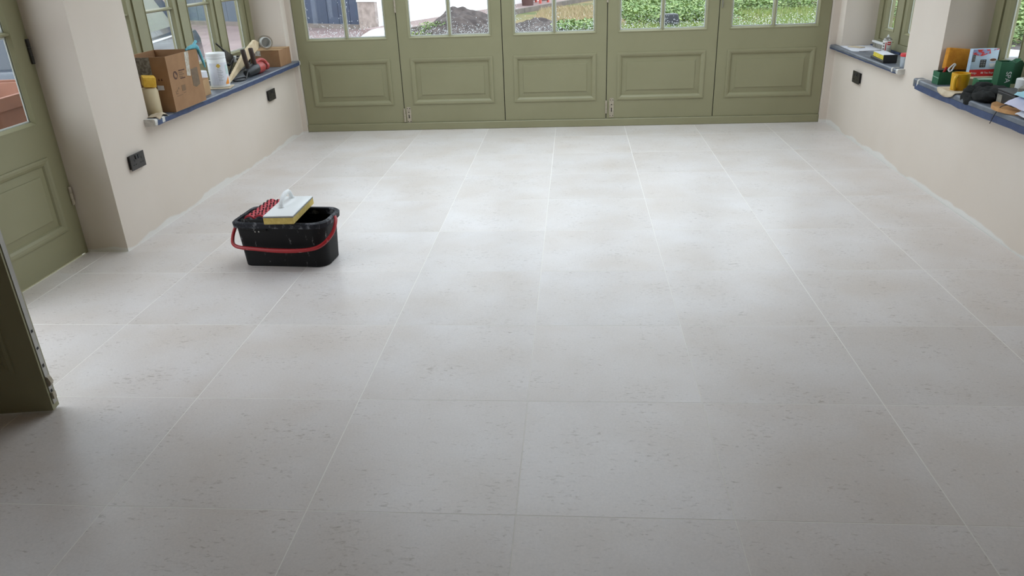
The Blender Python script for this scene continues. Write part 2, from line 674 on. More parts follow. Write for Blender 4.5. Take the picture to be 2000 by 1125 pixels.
# ------------------------------------------------------------------ walls and ceiling
DY0, DY1, DZ = 0.33, 2.05, 2.14          # door recess in the left wall
WL0, WL1, WZ0, WZ1 = 2.55, 4.90, 0.60, 2.06
WO = 0.36                                 # wall thickness
b = B()
for (y0, y1, z0, z1) in ((YB - .1, DY0, -.1, ZC), (DY0, DY1, DZ, ZC), (DY1, WL0, -.1, ZC), (WL0, WL1, -.1, WZ0), (WL0, WL1, WZ1, ZC), (WL1, 5.30, -.1, ZC)):
    b.box(XL - WO, XL, y0, y1, z0, z1)
tag(b.build("wall_left", "plaster"), "cream plastered wall with the long window and glazed side doors", "wall", kind="structure")
RF0, RF1, RN0, RN1 = 3.60, 4.87, 1.065, 3.12
b = B()
for (y0, y1, z0, z1) in ((YB - .1, RN0, -.1, ZC), (RN0, RN1, -.1, .61), (RN0, RN1, WZ1, ZC), (RN1, RF0, -.1, ZC), (RF0, RF1, -.1, .615), (RF0, RF1, WZ1, ZC), (RF1, 5.30, -.1, ZC)):
    b.box(XR, XR + WO, y0, y1, z0, z1)
tag(b.build("wall_right", "plaster"), "cream plastered wall with two window recesses and a slate sill each", "wall", kind="structure")
b = B().box(XL - WO, XR + WO, YB - .3, YB, -.1, ZC)
mat("back_bounce", (128, 98, 68), 0.7, rgb2=(112, 84, 58), scale=6)  # unseen wall, brown chosen to dim and warm the bounced light
tag(b.build("wall_back", "back_bounce"), "unseen wall behind the viewer, browned to dim and warm the bounced light", "wall", kind="structure")
b = B().box(XL, XR, 5.0, 5.30, 2.19, ZC)
b.box(XL, -1.6485, 5.0, 5.30, 0, 2.19)
b.box(2.8535, XR, 5.0, 5.30, 0, 2.19)
tag(b.build("wall_far", "plaster"), "narrow cream plaster margins around the folding doors", "wall", kind="structure")
b = B()
b.box(XL - WO, LX0, YB - .3, 5.3, ZC, ZC + .25)
b.box(LX1, XR + WO, YB - .3, 5.3, ZC, ZC + .25)
b.box(LX0, LX1, YB - .3, LY0, ZC, ZC + .25)
b.box(LX0, LX1, LY1, 5.3, ZC, ZC + .25)
tag(b.build("ceiling", "ceiling_bounce"), "unseen ceiling with a large rooflight opening, darkened to cut bounced light", "ceiling", kind="structure")
rl = thing("window_4", "large flat rooflight with slim glazing bars overhead", "rooflight", ((LX0 + LX1) / 2, (LY0 + LY1) / 2, ZC + .25), kind="structure")
hx, hy = (LX1 - LX0) / 2, (LY1 - LY0) / 2
b = B()
for (x0, x1, y0, y1) in ((-hx - .06, -hx, -hy - .06, hy + .06), (hx, hx + .06, -hy - .06, hy + .06), (-hx, hx, -hy - .06, -hy), (-hx, hx, hy, hy + .06)):
    b.box(x0, x1, y0, y1, 0, .12)
b.build("frame", "sage", rl)
for i in (-1, 1):
    B().box(hx * i / 3 - .02, hx * i / 3 + .02, -hy, hy, .05, .11).build("glazing_bar", "sage", rl)
for i in range(3):
    B().box(-hx + i * hx * 2 / 3 + .02, -hx + (i + 1) * hx * 2 / 3 - .02, -hy, hy, .112, .118).build("pane", "glass", rl)


# ------------------------------------------------------------------ door leaves
def droplets(w, x0, x1, z0, z1, y, n, parent, rnd):
    t = B()
    for _ in range(n):
        if rnd.random() < 0.72:
            z = z0 + abs(rnd.gauss(0, 0.05))
            x = rnd.uniform(x0, x1)
        else:
            x = x0 + abs(rnd.gauss(0, .02)) if rnd.random() < .5 else x1 - abs(rnd.gauss(0, .02))
            z = z0 + rnd.random() ** 1.5 * .34
        if not (x0 + .003 < x < x1 - .003 and z < z1):
            continue
        r = rnd.uniform(.0012, .0034)
        t.ico((x, y, z), r, 1, (1, .5, 1.2))
    o = t.build("droplets", "water_drop", parent, smooth=60)
    o["kind"] = "stuff"
    return o


def make_leaf(name, label, w, loc, rotz, thick=.045, h=2.10, st=.09, drops=0, vbar=True, seed=1):
    rnd = random.Random(seed)
    root = thing(name, label, "door", loc, rotz, kind="structure")
    g = .0035
    P0, P1, G0, G1 = .158, .553, .716, h - .115
    t = B()
    t.box(g, st, 0, thick, 0, h)
    t.box(w - st, w - g, 0, thick, 0, h)
    t.box(st, w - st, 0, thick, 0, P0)
    t.box(st, w - st, 0, thick, P1, G0)
    t.box(st, w - st, 0, thick, G1, h)
    t.build("frame", "sage", root)
    B().box(-.004, .0025, .010, .018, .0, h).build("gap_shade_strip", "dark", root)  # dark strip added to shade the leaf gap and stop daylight showing
    B().rings(st, w - st, P0, P1, [(-.001, .001), (0, -.006), (.010, -.0075), (.022, -.005), (.034, .002), (.040, .011)]).build("moulding", "sage", root)
    B().rings(st, w - st, P0, P1, [(.034, .012), (.042, .012), (.080, .0075), (.0815, .0025), (.084, .002)], cap=True).build("panel", "sage", root)
    # glazing bead, chamfered towards the glass, inside and outside
    for nm, prof in (("glazing_bead", [(-.001, .001), (0, -.003), (.006, -.003), (.019, .014), (.019, .019)]),
                     ("outer_bead", [(0, thick), (.019, thick - .012), (.019, .026)])):
        B().rings(st, w - st, G0, G1, prof).build(nm, "sage", root)
    zs = [G0 + .019, 1.15, 1.56, G1 - .019]
    xs = [st + .019, w / 2, w - st - .019] if vbar else [st + .019, w - st - .019]
    bw = .011
    if vbar:
        t = B().prism([(-bw, .019), (-.004, .000), (.004, .000), (bw, .019), (bw, .028), (.005, thick - .004), (-.005, thick - .004), (-bw, .028)], G0 + .01, G1 - .01, lambda u, v, z: (w / 2 + u, v, z))
        t.build("glazing_bar", "sage", root)
    for zz in zs[1:-1]:
        t = B().prism([(-bw, .019), (-.004, .001), (.004, .001), (bw, .019), (bw, .028), (.005, thick - .004), (-.005, thick - .004), (-bw, .028)], st + .01, w - st - .01, lambda u, v, x: (x, v, zz + u))
        t.build("glazing_bar", "sage", root)
    for i in range(len(xs) - 1):
        for k in range(3):
            pn = B().box(xs[i], xs[i + 1], .0205, .0245, zs[k], zs[k + 1]).build("pane", "glass", root)
            e0, e1 = (bw if i > 0 else 0), (bw if (i == 0 and vbar) else 0)
            q0, q1 = (bw if k > 0 else 0), (bw if k < 2 else 0)
            B().rings(xs[i] + e0, xs[i + 1] - e1, zs[k] + q0, zs[k + 1] - q1, [(.0, .0215), (.008, .0215), (.008, .0235), (.0, .0235), (.0, .0215)]).build("spacer", "spacer_white", pn)
            if drops and k == 0:
                droplets(w, xs[i] + bw * (i > 0), xs[i + 1] - bw * (i == 0 and vbar), zs[0], zs[0] + .40, .0252, drops, pn, rnd)
    return root


def hinge(root, x, z0, z1, plate=None, m="brass_old"):
    t = B()
    n = 3
    for i in range(n):
        a, c = z0 + (z1 - z0) * i / n, z0 + (z1 - z0) * (i + 1) / n
        t.cyl((x, -.007, a + .0008), (x, -.007, c - .0008), .0085, n=12)
    k = t.build("hinge", m, root, smooth=40)
    k["label"] = "worn metal hinge knuckle"
    if plate:
        px0, px1, pz0, pz1 = plate
        p = B().prism([(px0, pz0), (px1, pz0), (px1, pz1 - .01), (px1 - .008, pz1), (px0 + .008, pz1), (px0, pz1 - .01)], -.004, .001, lambda u, v, y: (u, y, v)).build("hinge_plate", "brass_old", root)
        for (sx, sz, r) in ((.2, .08, .004), (.8, .08, .004), (.2, .9, .004), (.8, .9, .004), (.5, .66, .005)):
            cx, cz = px0 + (px1 - px0) * sx, pz0 + (pz1 - pz0) * sz
            B().cyl((cx, -.0052, cz), (cx, -.0035, cz), r, n=10).build("screw", "dark", p)
        B().box((px0 + px1) / 2 - .004, (px0 + px1) / 2 + .004, -.0050, -.0035, pz0 + (pz1 - pz0) * .28, pz0 + (pz1 - pz0) * .5).build("slot", "dark", p)


ZT = 0.064
EDG = [-1.648, -0.748, 0.152, 1.040, 1.955, 2.853]
names = ["sage green folding door leaf at the left corner by the long window",
         "sage green folding door leaf second from the left with the earth heap behind its glass",
         "middle sage green folding door leaf with the brick path behind its glass",
         "sage green folding door leaf second from the right with the black tub behind its glass",
         "sage green folding door leaf at the right corner by the socket"]
leaves = []
for i in range(5):
    leaves.append(make_leaf("door_%d" % (i + 1), names[i], EDG[i + 1] - EDG[i], (EDG[i], YD + .004, ZT + .002), 0, drops=260, seed=i + 3))
hinge(leaves[1], 0, .005, .125, (.018, .058, .0, .137))
hinge(leaves[1], 0, .93, 1.05)
hinge(leaves[3], 0, .045, .155, (.027, .065, .010, .175))
hinge(leaves[3], 0, .955, 1.07)
t = B().tube([(.024, -.004, .885), (.020, -.012, .90), (.020, -.012, .98), (.024, -.004, .995)], .004, 8, smooth=4)
t.build("pull_handle", "steel", leaves[4], smooth=60)
b = B().box(-1.6485, 2.8535, YD - .012, 5.25, 0, ZT, .004)
tag(b.build("trim_1", "sage"), "low sage green threshold running under the folding doors", "threshold", kind="structure")

# side doors in the left wall: one leaf shut, one leaf swung into the room
closed = make_leaf("door_6", "closed glazed green side door leaf beside the cream pier", .84, (-1.92, 1.185, .010), PI / 2, thick=.042, vbar=False, seed=21)
hinge(closed, .842, .27, .37)
hinge(closed, .842, 1.00, 1.12, m="black_metal")
opn = make_leaf("door_7", "green side door leaf swung open into the room, cut off at the left edge", .84, (-1.906, .359, .010), math.radians(8), thick=.042, vbar=False, seed=22)
t = B().box(.8372, .8395, .010, .032, .02, 1.9)
lp = t.build("lock_strip", "steel", opn)
for zz, hh in ((.045, .03), (.10, .028), (.165, .012), (.235, .008), (.30, .010)):
    B().box(.8390, .8402, .015, .026, zz, zz + hh).build("keep_slot", "dark", lp)
B().prism([(0, .09), (.008, .094), (.012, .105), (.006, .125), (0, .13)], .012, .030, lambda u, v, y: (.8395 + u, y, v)).build("bolt", "brass_old", opn)
B().box(.838, .846, .012, .030, .04, .065).build("bolt", "brass_old", opn)
b = B()
b.box(-2.05, -1.965, DY0, DY0 + .045, 0, DZ)
b.box(-1.966, -1.925, 2.028, DY1, 0, DZ)
b.box(-2.05, -1.965, DY0, DY1, 2.115, DZ)
b.box(-2.05, -1.965, DY0, DY1, -.05, .006)
tag(b.build("trim_2", "sage"), "green frame around the glazed side doors", "door frame", kind="structure")


# ------------------------------------------------------------------ casement windows
def make_window(name, label, Lw, n, loc, rotz, z0, z1):
    root = thing(name, label, "window", loc, rotz, kind="structure")
    jb, ml, sill = .085, .08, .055
    H = z1 - z0
    t = B()
    t.box(0, jb, .0, .09, 0, H)
    t.box(Lw - jb, Lw, .0, .09, 0, H)
    t.box(jb, Lw - jb, .0, .09, 0, sill)
    t.box(jb, Lw - jb, .0, .09, H - .06, H)
    sw = (Lw - 2 * jb - (n - 1) * ml) / n
    for k in range(1, n):
        x = jb + k * sw + (k - 1) * ml
        t.box(x, x + ml, .0, .09, sill, H - .06)
    t.build("frame", "sage", root)
    # rebate bead around every light gives the stepped profile
    for k in range(n):
        x0 = jb + k * (sw + ml)
        x1 = x0 + sw
        s = B()
        st = .058
        a0, a1 = sill + .002, H - .062
        s.box(x0 + .003, x0 + st, .010, .055, a0, a1)
        s.box(x1 - st, x1 - .003, .010, .055, a0, a1)
        s.box(x0 + st, x1 - st, .010, .055, a0, a0 + .07)
        s.box(x0 + st, x1 - st, .010, .055, a1 - .06, a1)
        sash = s.build("sash", "sage", root)
        B().rings(x0 + st, x1 - st, a0 + .07, a1 - .06, [(-.001, .012), (0, .006), (.004, .006), (.013, .022), (.013, .03)]).build("glazing_bead", "sage", sash)
        zz = [a0 + .083, 1.165 - z0, 1.58 - z0, a1 - .073]
        for q in zz[1:-1]:
            B().prism([(-.011, .03), (-.004, .012), (.004, .012), (.011, .03), (.011, .038), (-.011, .038)], x0 + st + .005, x1 - st - .005, lambda u, v, x: (x, v, q + u)).build("glazing_bar", "sage", sash)
        B().rings(x0 + st + .013, x1 - st - .013, zz[0], zz[3], [(.0, .0315), (.009, .0315), (.009, .0335), (.0, .0335), (.0, .0315)]).build("spacer", "spacer_white", sash)
        for q in range(3):
            pn = B().box(x0 + st + .012, x1 - st - .012, .0305, .0345, zz[q], zz[q + 1]).build("pane", "glass", sash)
    return root


make_window("window_1", "long four-light green casement window above the cluttered sill", WL1 - WL0, 4, (-1.955, WL0, .637), PI / 2, .637, WZ1)
make_window("window_2", "three-light green casement window nearest the folding doors, spray can on its sill", RF1 - RF0, 3, (3.16, RF1, .645), -PI / 2, .645, WZ1)
make_window("window_3", "green casement window at the right edge behind the ochre sponge", RN1 - RN0, 5, (3.16, RN1, .637), -PI / 2, .637, WZ1)

# slate sills, bullnosed, with masking tape
ZL, ZF, ZN = .632, .640, .630


def sill_profile(depth, front, z0, z1, r=.011):
    pts = [(0, z0), (0, z1)]
    for k in range(5):
        a = PI / 2 * k / 4
        pts.append((front - r + r * math.sin(a), z1 - r + r * math.cos(a)))
    for k in range(4):
        a = PI / 2 * (k + 1) / 4
        pts.append((front - r + r * math.cos(a), z0 + r - r * math.sin(a)))
    return pts


def sill(name, label, xw, sgn, y0, y1, z0, z1, prot, back, horn, bow=None):
    """xw: wall face; sgn: +1 room lies at +x; sill runs y0..y1 with horns beyond the opening"""
    root = thing(name, label, "window sill", (xw, (y0 + y1) / 2, z1), kind="structure")
    t = B()
    yo0, yo1 = horn
    N = 14
    ym = (y0 + y1) / 2
    rows = []
    for i in range(N + 1):
        y = y0 + (y1 - y0) * i / N
        f = prot + (bow(y) if bow else 0)
        prof = [(0.0, z0 - z1), (0.0, 0.0)] + [(u, v - z1) for u, v in sill_profile(0, f, z0, z1)[2:]]
        rows.append([t.bm.verts.new((sgn * u, y - ym, v)) for u, v in prof])
    n = len(rows[0])
    for a, c in zip(rows, rows[1:]):
        for k in range(n):
            t.bm.faces.new((a[k], a[(k + 1) % n], c[(k + 1) % n], c[k]))
    t.bm.faces.new(rows[0])
    t.bm.faces.new(rows[-1][::-1])
    # slab inside the recess
    xa, xb = sorted((0.0, -sgn * back))
    t.box(xa, xb, yo0 - ym, yo1 - ym, z0 - z1, 0)
    t.build("slab", "slate", root, smooth=40)
    return root


def tape_strip(root, xw, sgn, z1, y0, y1, prot, za, zb, m, ymid, bow=None, name="masking_tape", ragged=.002, seed=0, th=.0012):
    rnd = random.Random(seed)
    t = B()
    N = 26
    rows = []
    for i in range(N + 1):
        y = y0 + (y1 - y0) * i / N
        f = prot + (bow(y) if bow else 0) + .0006
        d = rnd.uniform(-ragged, ragged)
        e = rnd.uniform(-ragged, ragged) * .4
        rows.append([t.bm.verts.new((sgn * u, y - ymid, v)) for u, v in ((f, za - z1 + d), (f, zb - z1 + e), (f + th, zb - z1 + e), (f + th, za - z1 + d))])
    for a, c in zip(rows, rows[1:]):
        for k in range(4):
            t.bm.faces.new((a[k], a[(k + 1) % 4], c[(k + 1) % 4], c[k]))
    t.bm.faces.new(rows[0])
    t.bm.faces.new(rows[-1][::-1])
    o = t.build(name, m, root)
    o["label"] = "strip of blue masking tape" if m == "blue_tape" else "wrap of white tape"
    return o


def end_wrap(root, sgn, prot, y, z0, z1, m, w=.03):
    t = B()
    pr = [(u, v - z1) for u, v in sill_profile(0, prot + .002, z0 - .002, z1 + .0015)]
    t.prism(pr, y, y + w, lambda u, v, q: (sgn * u, q, v))
    o = t.build("end_tape", m, root)
    o["label"] = "wrap of tape around the sill end"


s1 = sill("trim_3", "long slate sill on the left wall edged with blue tape, laden with boxes and tools", XL, 1, 2.50, 4.99, .596, ZL, .065, .27, (WL0, WL1))
ym = (2.50 + 4.99) / 2
tape_strip(s1, XL, 1, ZL, 2.52, 4.97, .065, .596, .622, "blue_tape", ym, seed=1)
end_wrap(s1, 1, .065, 2.50 - ym - .006, .596, ZL, "white_tape", .028)
end_wrap(s1, 1, .065, 4.99 - ym - .012, .596, ZL, "white_tape", .018)
end_wrap(s1, 1, .066, 2.575 - ym, .596, ZL, "white_tape", .03)
s2 = sill("trim_4", "slate sill of the window next to the folding doors on the right wall", XR, -1, 3.58, 5.085, .610, ZF, .045, .25, (RF0, RF1))
ym = (3.58 + 5.085) / 2
tape_strip(s2, XR, -1, ZF, 3.60, 5.07, .045, .610, .617, "blue_tape", ym, seed=2, ragged=.0015)
end_wrap(s2, -1, .045, 3.58 - ym - .004, .610, ZF, "white_tape", .03)
end_wrap(s2, -1, .046, 3.66 - ym, .610, ZF, "white_tape", .022)
end_wrap(s2, -1, .045, 5.085 - ym - .02, .610, ZF, "black_plastic", .02)
bt = B().box(.225, .246, 4.28 - ym, 4.865 - ym, .0005, .012, .001).build("back_tape", "blue_tape", s2)
bt["label"] = "blue tape along the back of the sill"


def bow3(y):
    k = max(0.0, (y - 1.7) / 1.6)
    return .012 * math.sin(PI * min(1, max(0, (y - 1.9) / 1.4)))


s3 = sill("trim_5", "deep slate sill at the right edge with dark front and blue tape below", XR, -1, 0.98, 3.305, .578, ZN, .05, .25, (RN0, RN1), bow3)
ym = (0.98 + 3.305) / 2
tape_strip(s3, XR, -1, ZN, 1.0, 3.27, .050, .568, .602, "blue_tape", ym, bow3, seed=3, ragged=.0035)
end_wrap(s3, -1, .052, 3.225 - ym, .578, ZN, "white_tape", .02)


# ------------------------------------------------------------------ wall sockets
def socket(label, loc, rotz, back, slots=True):
    """double socket, local -y faces the room"""
    root = thing("wall_socket", label, "socket", loc, rotz, group="black double sockets in the plaster walls")
    B().box(-.066, .066, -.014, .0, -.036, .036).build("back_box", "dark", root)
    p = B().box(-.073, .073, -.019, -.014, -.043, .043, .0015, 2).build("face_plate", "socket_metal", root)
    for sx in (-1, 1):
        for (x, z, w, h) in ((0, .010, .005, .013), (-.011, -.015, .011, .005), (.011, -.015, .011, .005)):
            B().box(sx * .036 + x - w / 2, sx * .036 + x + w / 2, -.0196, -.0185, z - h / 2, z + h / 2).build("pin_slot", "dark", p)
        B().box(sx * .012 - .009, sx * .012 + .009, -.0235, -.0185, .012, .034, .001).build("switch", "black_plastic", p)
    return root


socket("dark metal double socket on the left wall by the pier, standing off the plaster", (XL, 2.315, .443), PI / 2, .01)
socket("black double socket under the far end of the long sill", (XL, 4.375, .448), PI / 2, .01)
socket("black double socket on the right wall near the folding doors", (XR, 4.39, .468), -PI / 2, .01)

# ------------------------------------------------------------------ wash bucket with rollers
def smear_mat(name, base, dust, scale, lo, hi):
    m = mat(name, base, 0.55, spec=0.28)
    nt = m.node_tree
    b = nt.nodes["Principled BSDF"]
    tc = nt.nodes.new("ShaderNodeTexCoord")
    mp = nt.nodes.new("ShaderNodeMapping")
    mp.inputs["Scale"].default_value = scale
    n = nt.nodes.new("ShaderNodeTexNoise")
    n.inputs["Scale"].default_value = 1
    n.inputs["Detail"].default_value = 6
    n.inputs["Roughness"].default_value = 0.7
    mr = nt.nodes.new("ShaderNodeMapRange")
    mr.inputs["From Min"].default_value = lo
    mr.inputs["From Max"].default_value = hi
    mr.inputs["To Max"].default_value = 0.75
    mx = nt.nodes.new("ShaderNodeMix")
    mx.data_type = 'RGBA'
    mx.inputs[6].default_value = lin(base)
    mx.inputs[7].default_value = lin(dust)
    nt.links.new(tc.outputs["Object"], mp.inputs["Vector"])
    nt.links.new(mp.outputs[0], n.inputs["Vector"])
    nt.links.new(n.outputs["Fac"], mr.inputs["Value"])
    nt.links.new(mr.outputs["Result"], mx.inputs["Factor"])
    nt.links.new(mx.outputs[2], b.inputs["Base Color"])


smear_mat("bucket_black", (11, 11, 13), (176, 176, 176), (34, 34, 11), .61, .75)
smear_mat("bucket_rim", (26, 28, 36), (160, 162, 168), (22, 22, 22), .52, .72)


def rrect(hx, hy, r, n=6, rr=None):
    """rounded rectangle, r per corner (+x+y, -x+y, -x-y, +x-y)"""
    rs = r if isinstance(r, (list, tuple)) else [r] * 4
    pts = []
    for (sx, sy, a0), q in zip(((1, 1, 0), (-1, 1, PI / 2), (-1, -1, PI), (1, -1, 1.5 * PI)), rs):
        cx, cy = sx * (hx - q), sy * (hy - q)
        for k in range(n + 1):
            a = a0 + PI / 2 * k / n
            pts.append((cx + q * math.cos(a), cy + q * math.sin(a)))
    return pts


def loops(t, levels, cap0=True, cap1=True):
    R = [[t.bm.verts.new((x, y, z)) for x, y in pts] for pts, z in levels]
    n = len(R[0])
    for a, c in zip(R, R[1:]):
        for k in range(n):
            t.bm.faces.new((a[k], a[(k + 1) % n], c[(k + 1) % n], c[k]))
    if cap0:
        t.bm.faces.new(R[0][::-1])
    if cap1:
        t.bm.faces.new(R[-1])


bk = thing("tiling_bucket", "black grout wash bucket with red carrying handle standing on the tiles", "bucket", (-.704, 1.925, 0), math.radians(-4))
t = B()
cr = [.055, .03, .03, .06]
lv = []
for f, z in ((0, 0), (.0, .004), (.5, .12), (1, .225)):
    lv.append((rrect(.222 + .012 * f, .105 + .018 * f, [c * (1 + .2 * f) for c in cr]), z))
lv[0] = (rrect(.218, .101, cr), 0)
inner = [(rrect(.230 - .012 * f, .119 - .018 * f, cr), z) for f, z in ((0, .225), (.5, .12), (1, .012))]
loops(t, lv + inner)
t.build("body", "bucket_black", bk, smooth=35)
t = B()
cr2 = [.066, .04, .04, .072]
loops(t, [(rrect(.232, .121, cr2), .212), (rrect(.248, .134, cr2), .216), (rrect(.250, .136, cr2), .240), (rrect(.243, .130, cr2), .247), (rrect(.230, .119, cr2), .244), (rrect(.227, .117, cr2), .212), (rrect(.232, .121, cr2), .212)], False, False)
t.build("rim", "bucket_rim", bk, smooth=40)
# pouring lip at the near right corner
t = B().prism([(0, 0), (.028, .004), (.046, .022), (.040, .038), (.012, .034), (-.004, .014)], .222, .246, lambda u, v, z: (.178 + u, -.152 + v + .0, z), .003)
t.build("spout", "bucket_rim", bk, smooth=40)
# carrying handle, hanging down in front
hp = [(-.252, .005, .226), (-.268, -.03, .205), (-.272, -.09, .150), (-.235, -.140, .122), (-.12, -.150, .112), (.02, -.152, .106), (.14, -.150, .112), (.215, -.135, .130), (.262, -.085, .175), (.268, -.03, .222), (.253, .005, .243)]
hr = [.008, .0085, .009, .0095, .010, .0125, .010, .0095, .009, .0085, .008]
pp = catmull(hp, 6)
rr_ = [hr[min(len(hr) - 1, int(round(i / (len(pp) - 1) * (len(hr) - 1))))] for i in range(len(pp))]
rr_ = [sum(rr_[max(0, i - 3):i + 4]) / len(rr_[max(0, i - 3):i + 4]) for i in range(len(rr_))]
B().tube(pp, rr_, 12).build("handle", "handle_red", bk, smooth=60)
for x, z in ((-.252, .226), (.253, .243)):
    B().cyl((x - .008, .005, z), (x + .008, .005, z), .013, n=14).build("handle_pivot", "bucket_rim", bk, smooth=40)
for k in range(2):
    B().ico((-.118 + .020 * k, -.137, .200), .0045, 2, (1, .5, 1)).build("rivet", "steel", bk, smooth=60)
# two dimpled rollers on the left of the rim
for k, (xc, zc) in enumerate(((-.152, .246), (-.096, .250))):
    R0 = .031
    t = B()
    y0, y1 = -.108, .165
    n, nl = 24, 30
    ring = []
    for i in range(nl + 1):
        y = y0 + (y1 - y0) * i / nl
        ring.append([t.bm.verts.new((xc + R0 * math.cos(2 * PI * j / n), y, zc + R0 * math.sin(2 * PI * j / n))) for j in range(n)])
    for a, c in zip(ring, ring[1:]):
        for j in range(n):
            t.bm.faces.new((a[j], a[(j + 1) % n], c[(j + 1) % n], c[j]))
    t.bm.faces.new(ring[0][::-1])
    t.bm.faces.new(ring[-1])
    ro = t.build("roller", "roller_red", bk, smooth=50)
    ro["label"] = "red dimpled wringing roller"
    t = B()
    for i in range(12):
        for j in range(10):
            a = (j + .5 * (i % 2)) * 2 * PI / 10
            y = y0 + .014 + i * .0222
            t.ico((xc + R0 * math.cos(a), y, zc + R0 * math.sin(a)), .0055, 1, (1, 1.25, 1))
    dm = t.build("dimples", "roller_hole", ro)
    dm["kind"] = "stuff"
    B().lathe([(.0, 0), (.026, 0), (.026, .012), (.010, .014), (.010, .020), (0, .020)], 18, mx=Matrix.Translation((xc, y0, zc - .004)) @ Matrix.Rotation(PI / 2, 4, 'X')).build("roller_cap", "bucket_rim", ro, smooth=40)
B().box(-.188, -.062, -.130, -.118, .200, .262, .003).build("roller_bracket", "bucket_black", bk)

# sponge float lying across the bucket
fl = thing("sponge_float", "white plastic float with a pale yellow sponge sole lying across the bucket", "float", (-.692, 1.932, .2478), math.radians(1))
B().box(-.076, .076, -.165, .165, 0, .034, .003, 2).build("sponge_sole", "sponge_pad", fl)
B().box(-.077, .077, -.166, .166, .034, .037, .001).build("joint_line", "slate_pad", fl)
B().box(-.0755, .0755, -.1645, .1645, .037, .044, .003, 2).build("backing_plate", "white_plastic", fl, smooth=40)
B().tube(catmull([(-.028, -.030, .043), (-.028, -.027, .056), (-.028, -.012, .074), (-.028, .026, .089), (-.028, .072, .093), (-.028, .108, .086), (-.028, .126, .064), (-.028, .134, .043)], 6), [.016, .012, .0105, .0115, .0125, .0115, .010, .011, .015], 14).build("handle", "white_plastic", fl, smooth=60)

# ------------------------------------------------------------------ things on the long left sill
BX, BY0, BY1, BZ = -1.602, 2.712, 3.115, .318
bx = thing("cardboard_box", "large open cardboard box with printed logo at the near end of the long sill", "box", (BX, BY0, ZL))
BD, BW, T = .283, BY1 - BY0, .006
B().box(-T, 0, 0, BW, .001, BZ).build("front_panel", "cardboard", bx)
B().box(-BD, -BD + T, 0, BW, .001, BZ).build("back_panel", "cardboard", bx)
B().box(-BD + T, -T, 0, T, .001, BZ).build("side_panel", "cardboard", bx)
B().box(-BD + T, -T, BW - T, BW, .001, BZ).build("side_panel", "cardboard", bx)
B().box(-BD + T, -T, T, BW - T, .001, .007).build("base_panel", "cardboard_in", bx)


def patch(name, pts, m, parent, fn, th=.0006):
    """thin flat print or tape, pts in the plane, fn(u, v, w)"""
    return B().prism(pts, 0, th, fn).build(name, m, parent)


fF = lambda u, v, w: (w + .0003, u - BY0, v - ZL)
fS = lambda u, v, w: (u - BX, -w - .0003, v - ZL)
circ = lambda cx, cy, rx, ry, n=20: [(cx + rx * math.cos(2 * PI * k / n), cy + ry * math.sin(2 * PI * k / n)) for k in range(n)]
patch("printed_logo", circ(2.788, .835, .026, .024), "print_dark", bx, fF)
patch("printed_logo", circ(2.783, .836, .010, .014), "cardboard", bx, fF, .0010)
patch("printed_logo", circ(2.798, .828, .006, .010), "cardboard", bx, fF, .0010)
for z, a, c in ((.852, .0, .075), (.840, 0, .045), (.828, 0, .06), (.816, 0, .04), (.806, .005, .065)):
    patch("printed_line", [(2.835 + a, z), (2.835 + c, z - .002), (2.835 + c, z + .0045), (2.835 + a, z + .0065)], "print_dark" if z in (.852, .806) else "print_grey", bx, fF)
for (u, v, w, h) in ((2.755, .728, .006, .02), (2.768, .728, .012, .005), (2.772, .74, .008, .014), (2.79, .752, .012, .012), (2.835, .735, .045, .034), (2.76, .715, .07, .003), (2.845, .722, .03, .003)):
    patch("printed_mark", [(u, v), (u + w, v), (u + w, v + h), (u, v + h)], "print_grey", bx, fF)
patch("parcel_tape", [(2.945, .949), (2.998, .949), (2.972, .806), (2.930, .812)], "clear_tape", bx, fF)
patch("brown_tape", [(2.985, .842), (3.072, .846), (3.072, .742), (3.018, .730), (2.982, .745)], "dark_tape", bx, fF)
patch("parcel_tape", [(-1.80, .949), (-1.70, .949), (-1.70, .842), (-1.80, .842)], "parcel_tape", bx, fS)
patch("paper_label", [(-1.685, .762), (-1.646, .762), (-1.646, .788), (-1.685, .790)], "white_paper", bx, fS)
for u in (-1.672, -1.655):
    patch("printed_mark", [(u, .815), (u + .010, .815), (u + .007, .828), (u + .003, .828)], "print_dark", bx, fS)

# cream canister with yellow sponge
cn = thing("canister", "tall cream plastic canister between the pier and the large cardboard box", "canister", (-1.700, 2.640, ZL))
B().lathe([(.0, 0), (.044, 0), (.047, .004), (.047, .140), (.040, .152), (.0, .152)], 28).build("body", "cream_plastic", cn, smooth=40)
B().lathe([(.0395, .151), (.0395, .157), (.036, .159), (0, .159)], 28).build("lid", "cream_plastic", cn, smooth=40)
t = B()
t.box(-.034, .034, -.040, .040, 0, .056, .004, 2, Matrix.Rotation(math.radians(8), 4, 'Y') @ Matrix.Rotation(math.radians(36), 4, 'Z'))
sp = tag(at(t.build("sponge", "sponge_yellow", smooth=40), (-1.694, 2.640, ZL + .166)), "bright yellow sponge block resting on the cream canister", "sponge")

# crumpled paper at the sill end
t = B()
N, Mm = 12, 8
rnd = random.Random(5)
vs = []
for i in range(N + 1):
    row = []
    for j in range(Mm + 1):
        u, v = i / N, j / Mm
        x = -.045 + .075 * v
        z = .004 + .020 * math.sin(PI * u) * (0.4 + v * .7) + .004 * noise.noise((u * 4, v * 4, 1)) - (.014 * max(0, v - .75) * 4)
        row.append(t.bm.verts.new((x, -.055 + .11 * u, max(.0012, z) if v < .8 else z)))
    vs.append(row)
for i in range(N):
    for j in range(Mm):
        t.bm.faces.new((vs[i][j], vs[i + 1][j], vs[i + 1][j + 1], vs[i][j + 1]))
o = t.build("torn_paper", "paper_beige", smooth=60)
o.modifiers.new("thickness", 'SOLIDIFY').thickness = .001
tag(at(o, (-1.648, 2.595, ZL + .001)), "crumpled beige paper scrap at the near tip of the long sill", "paper")

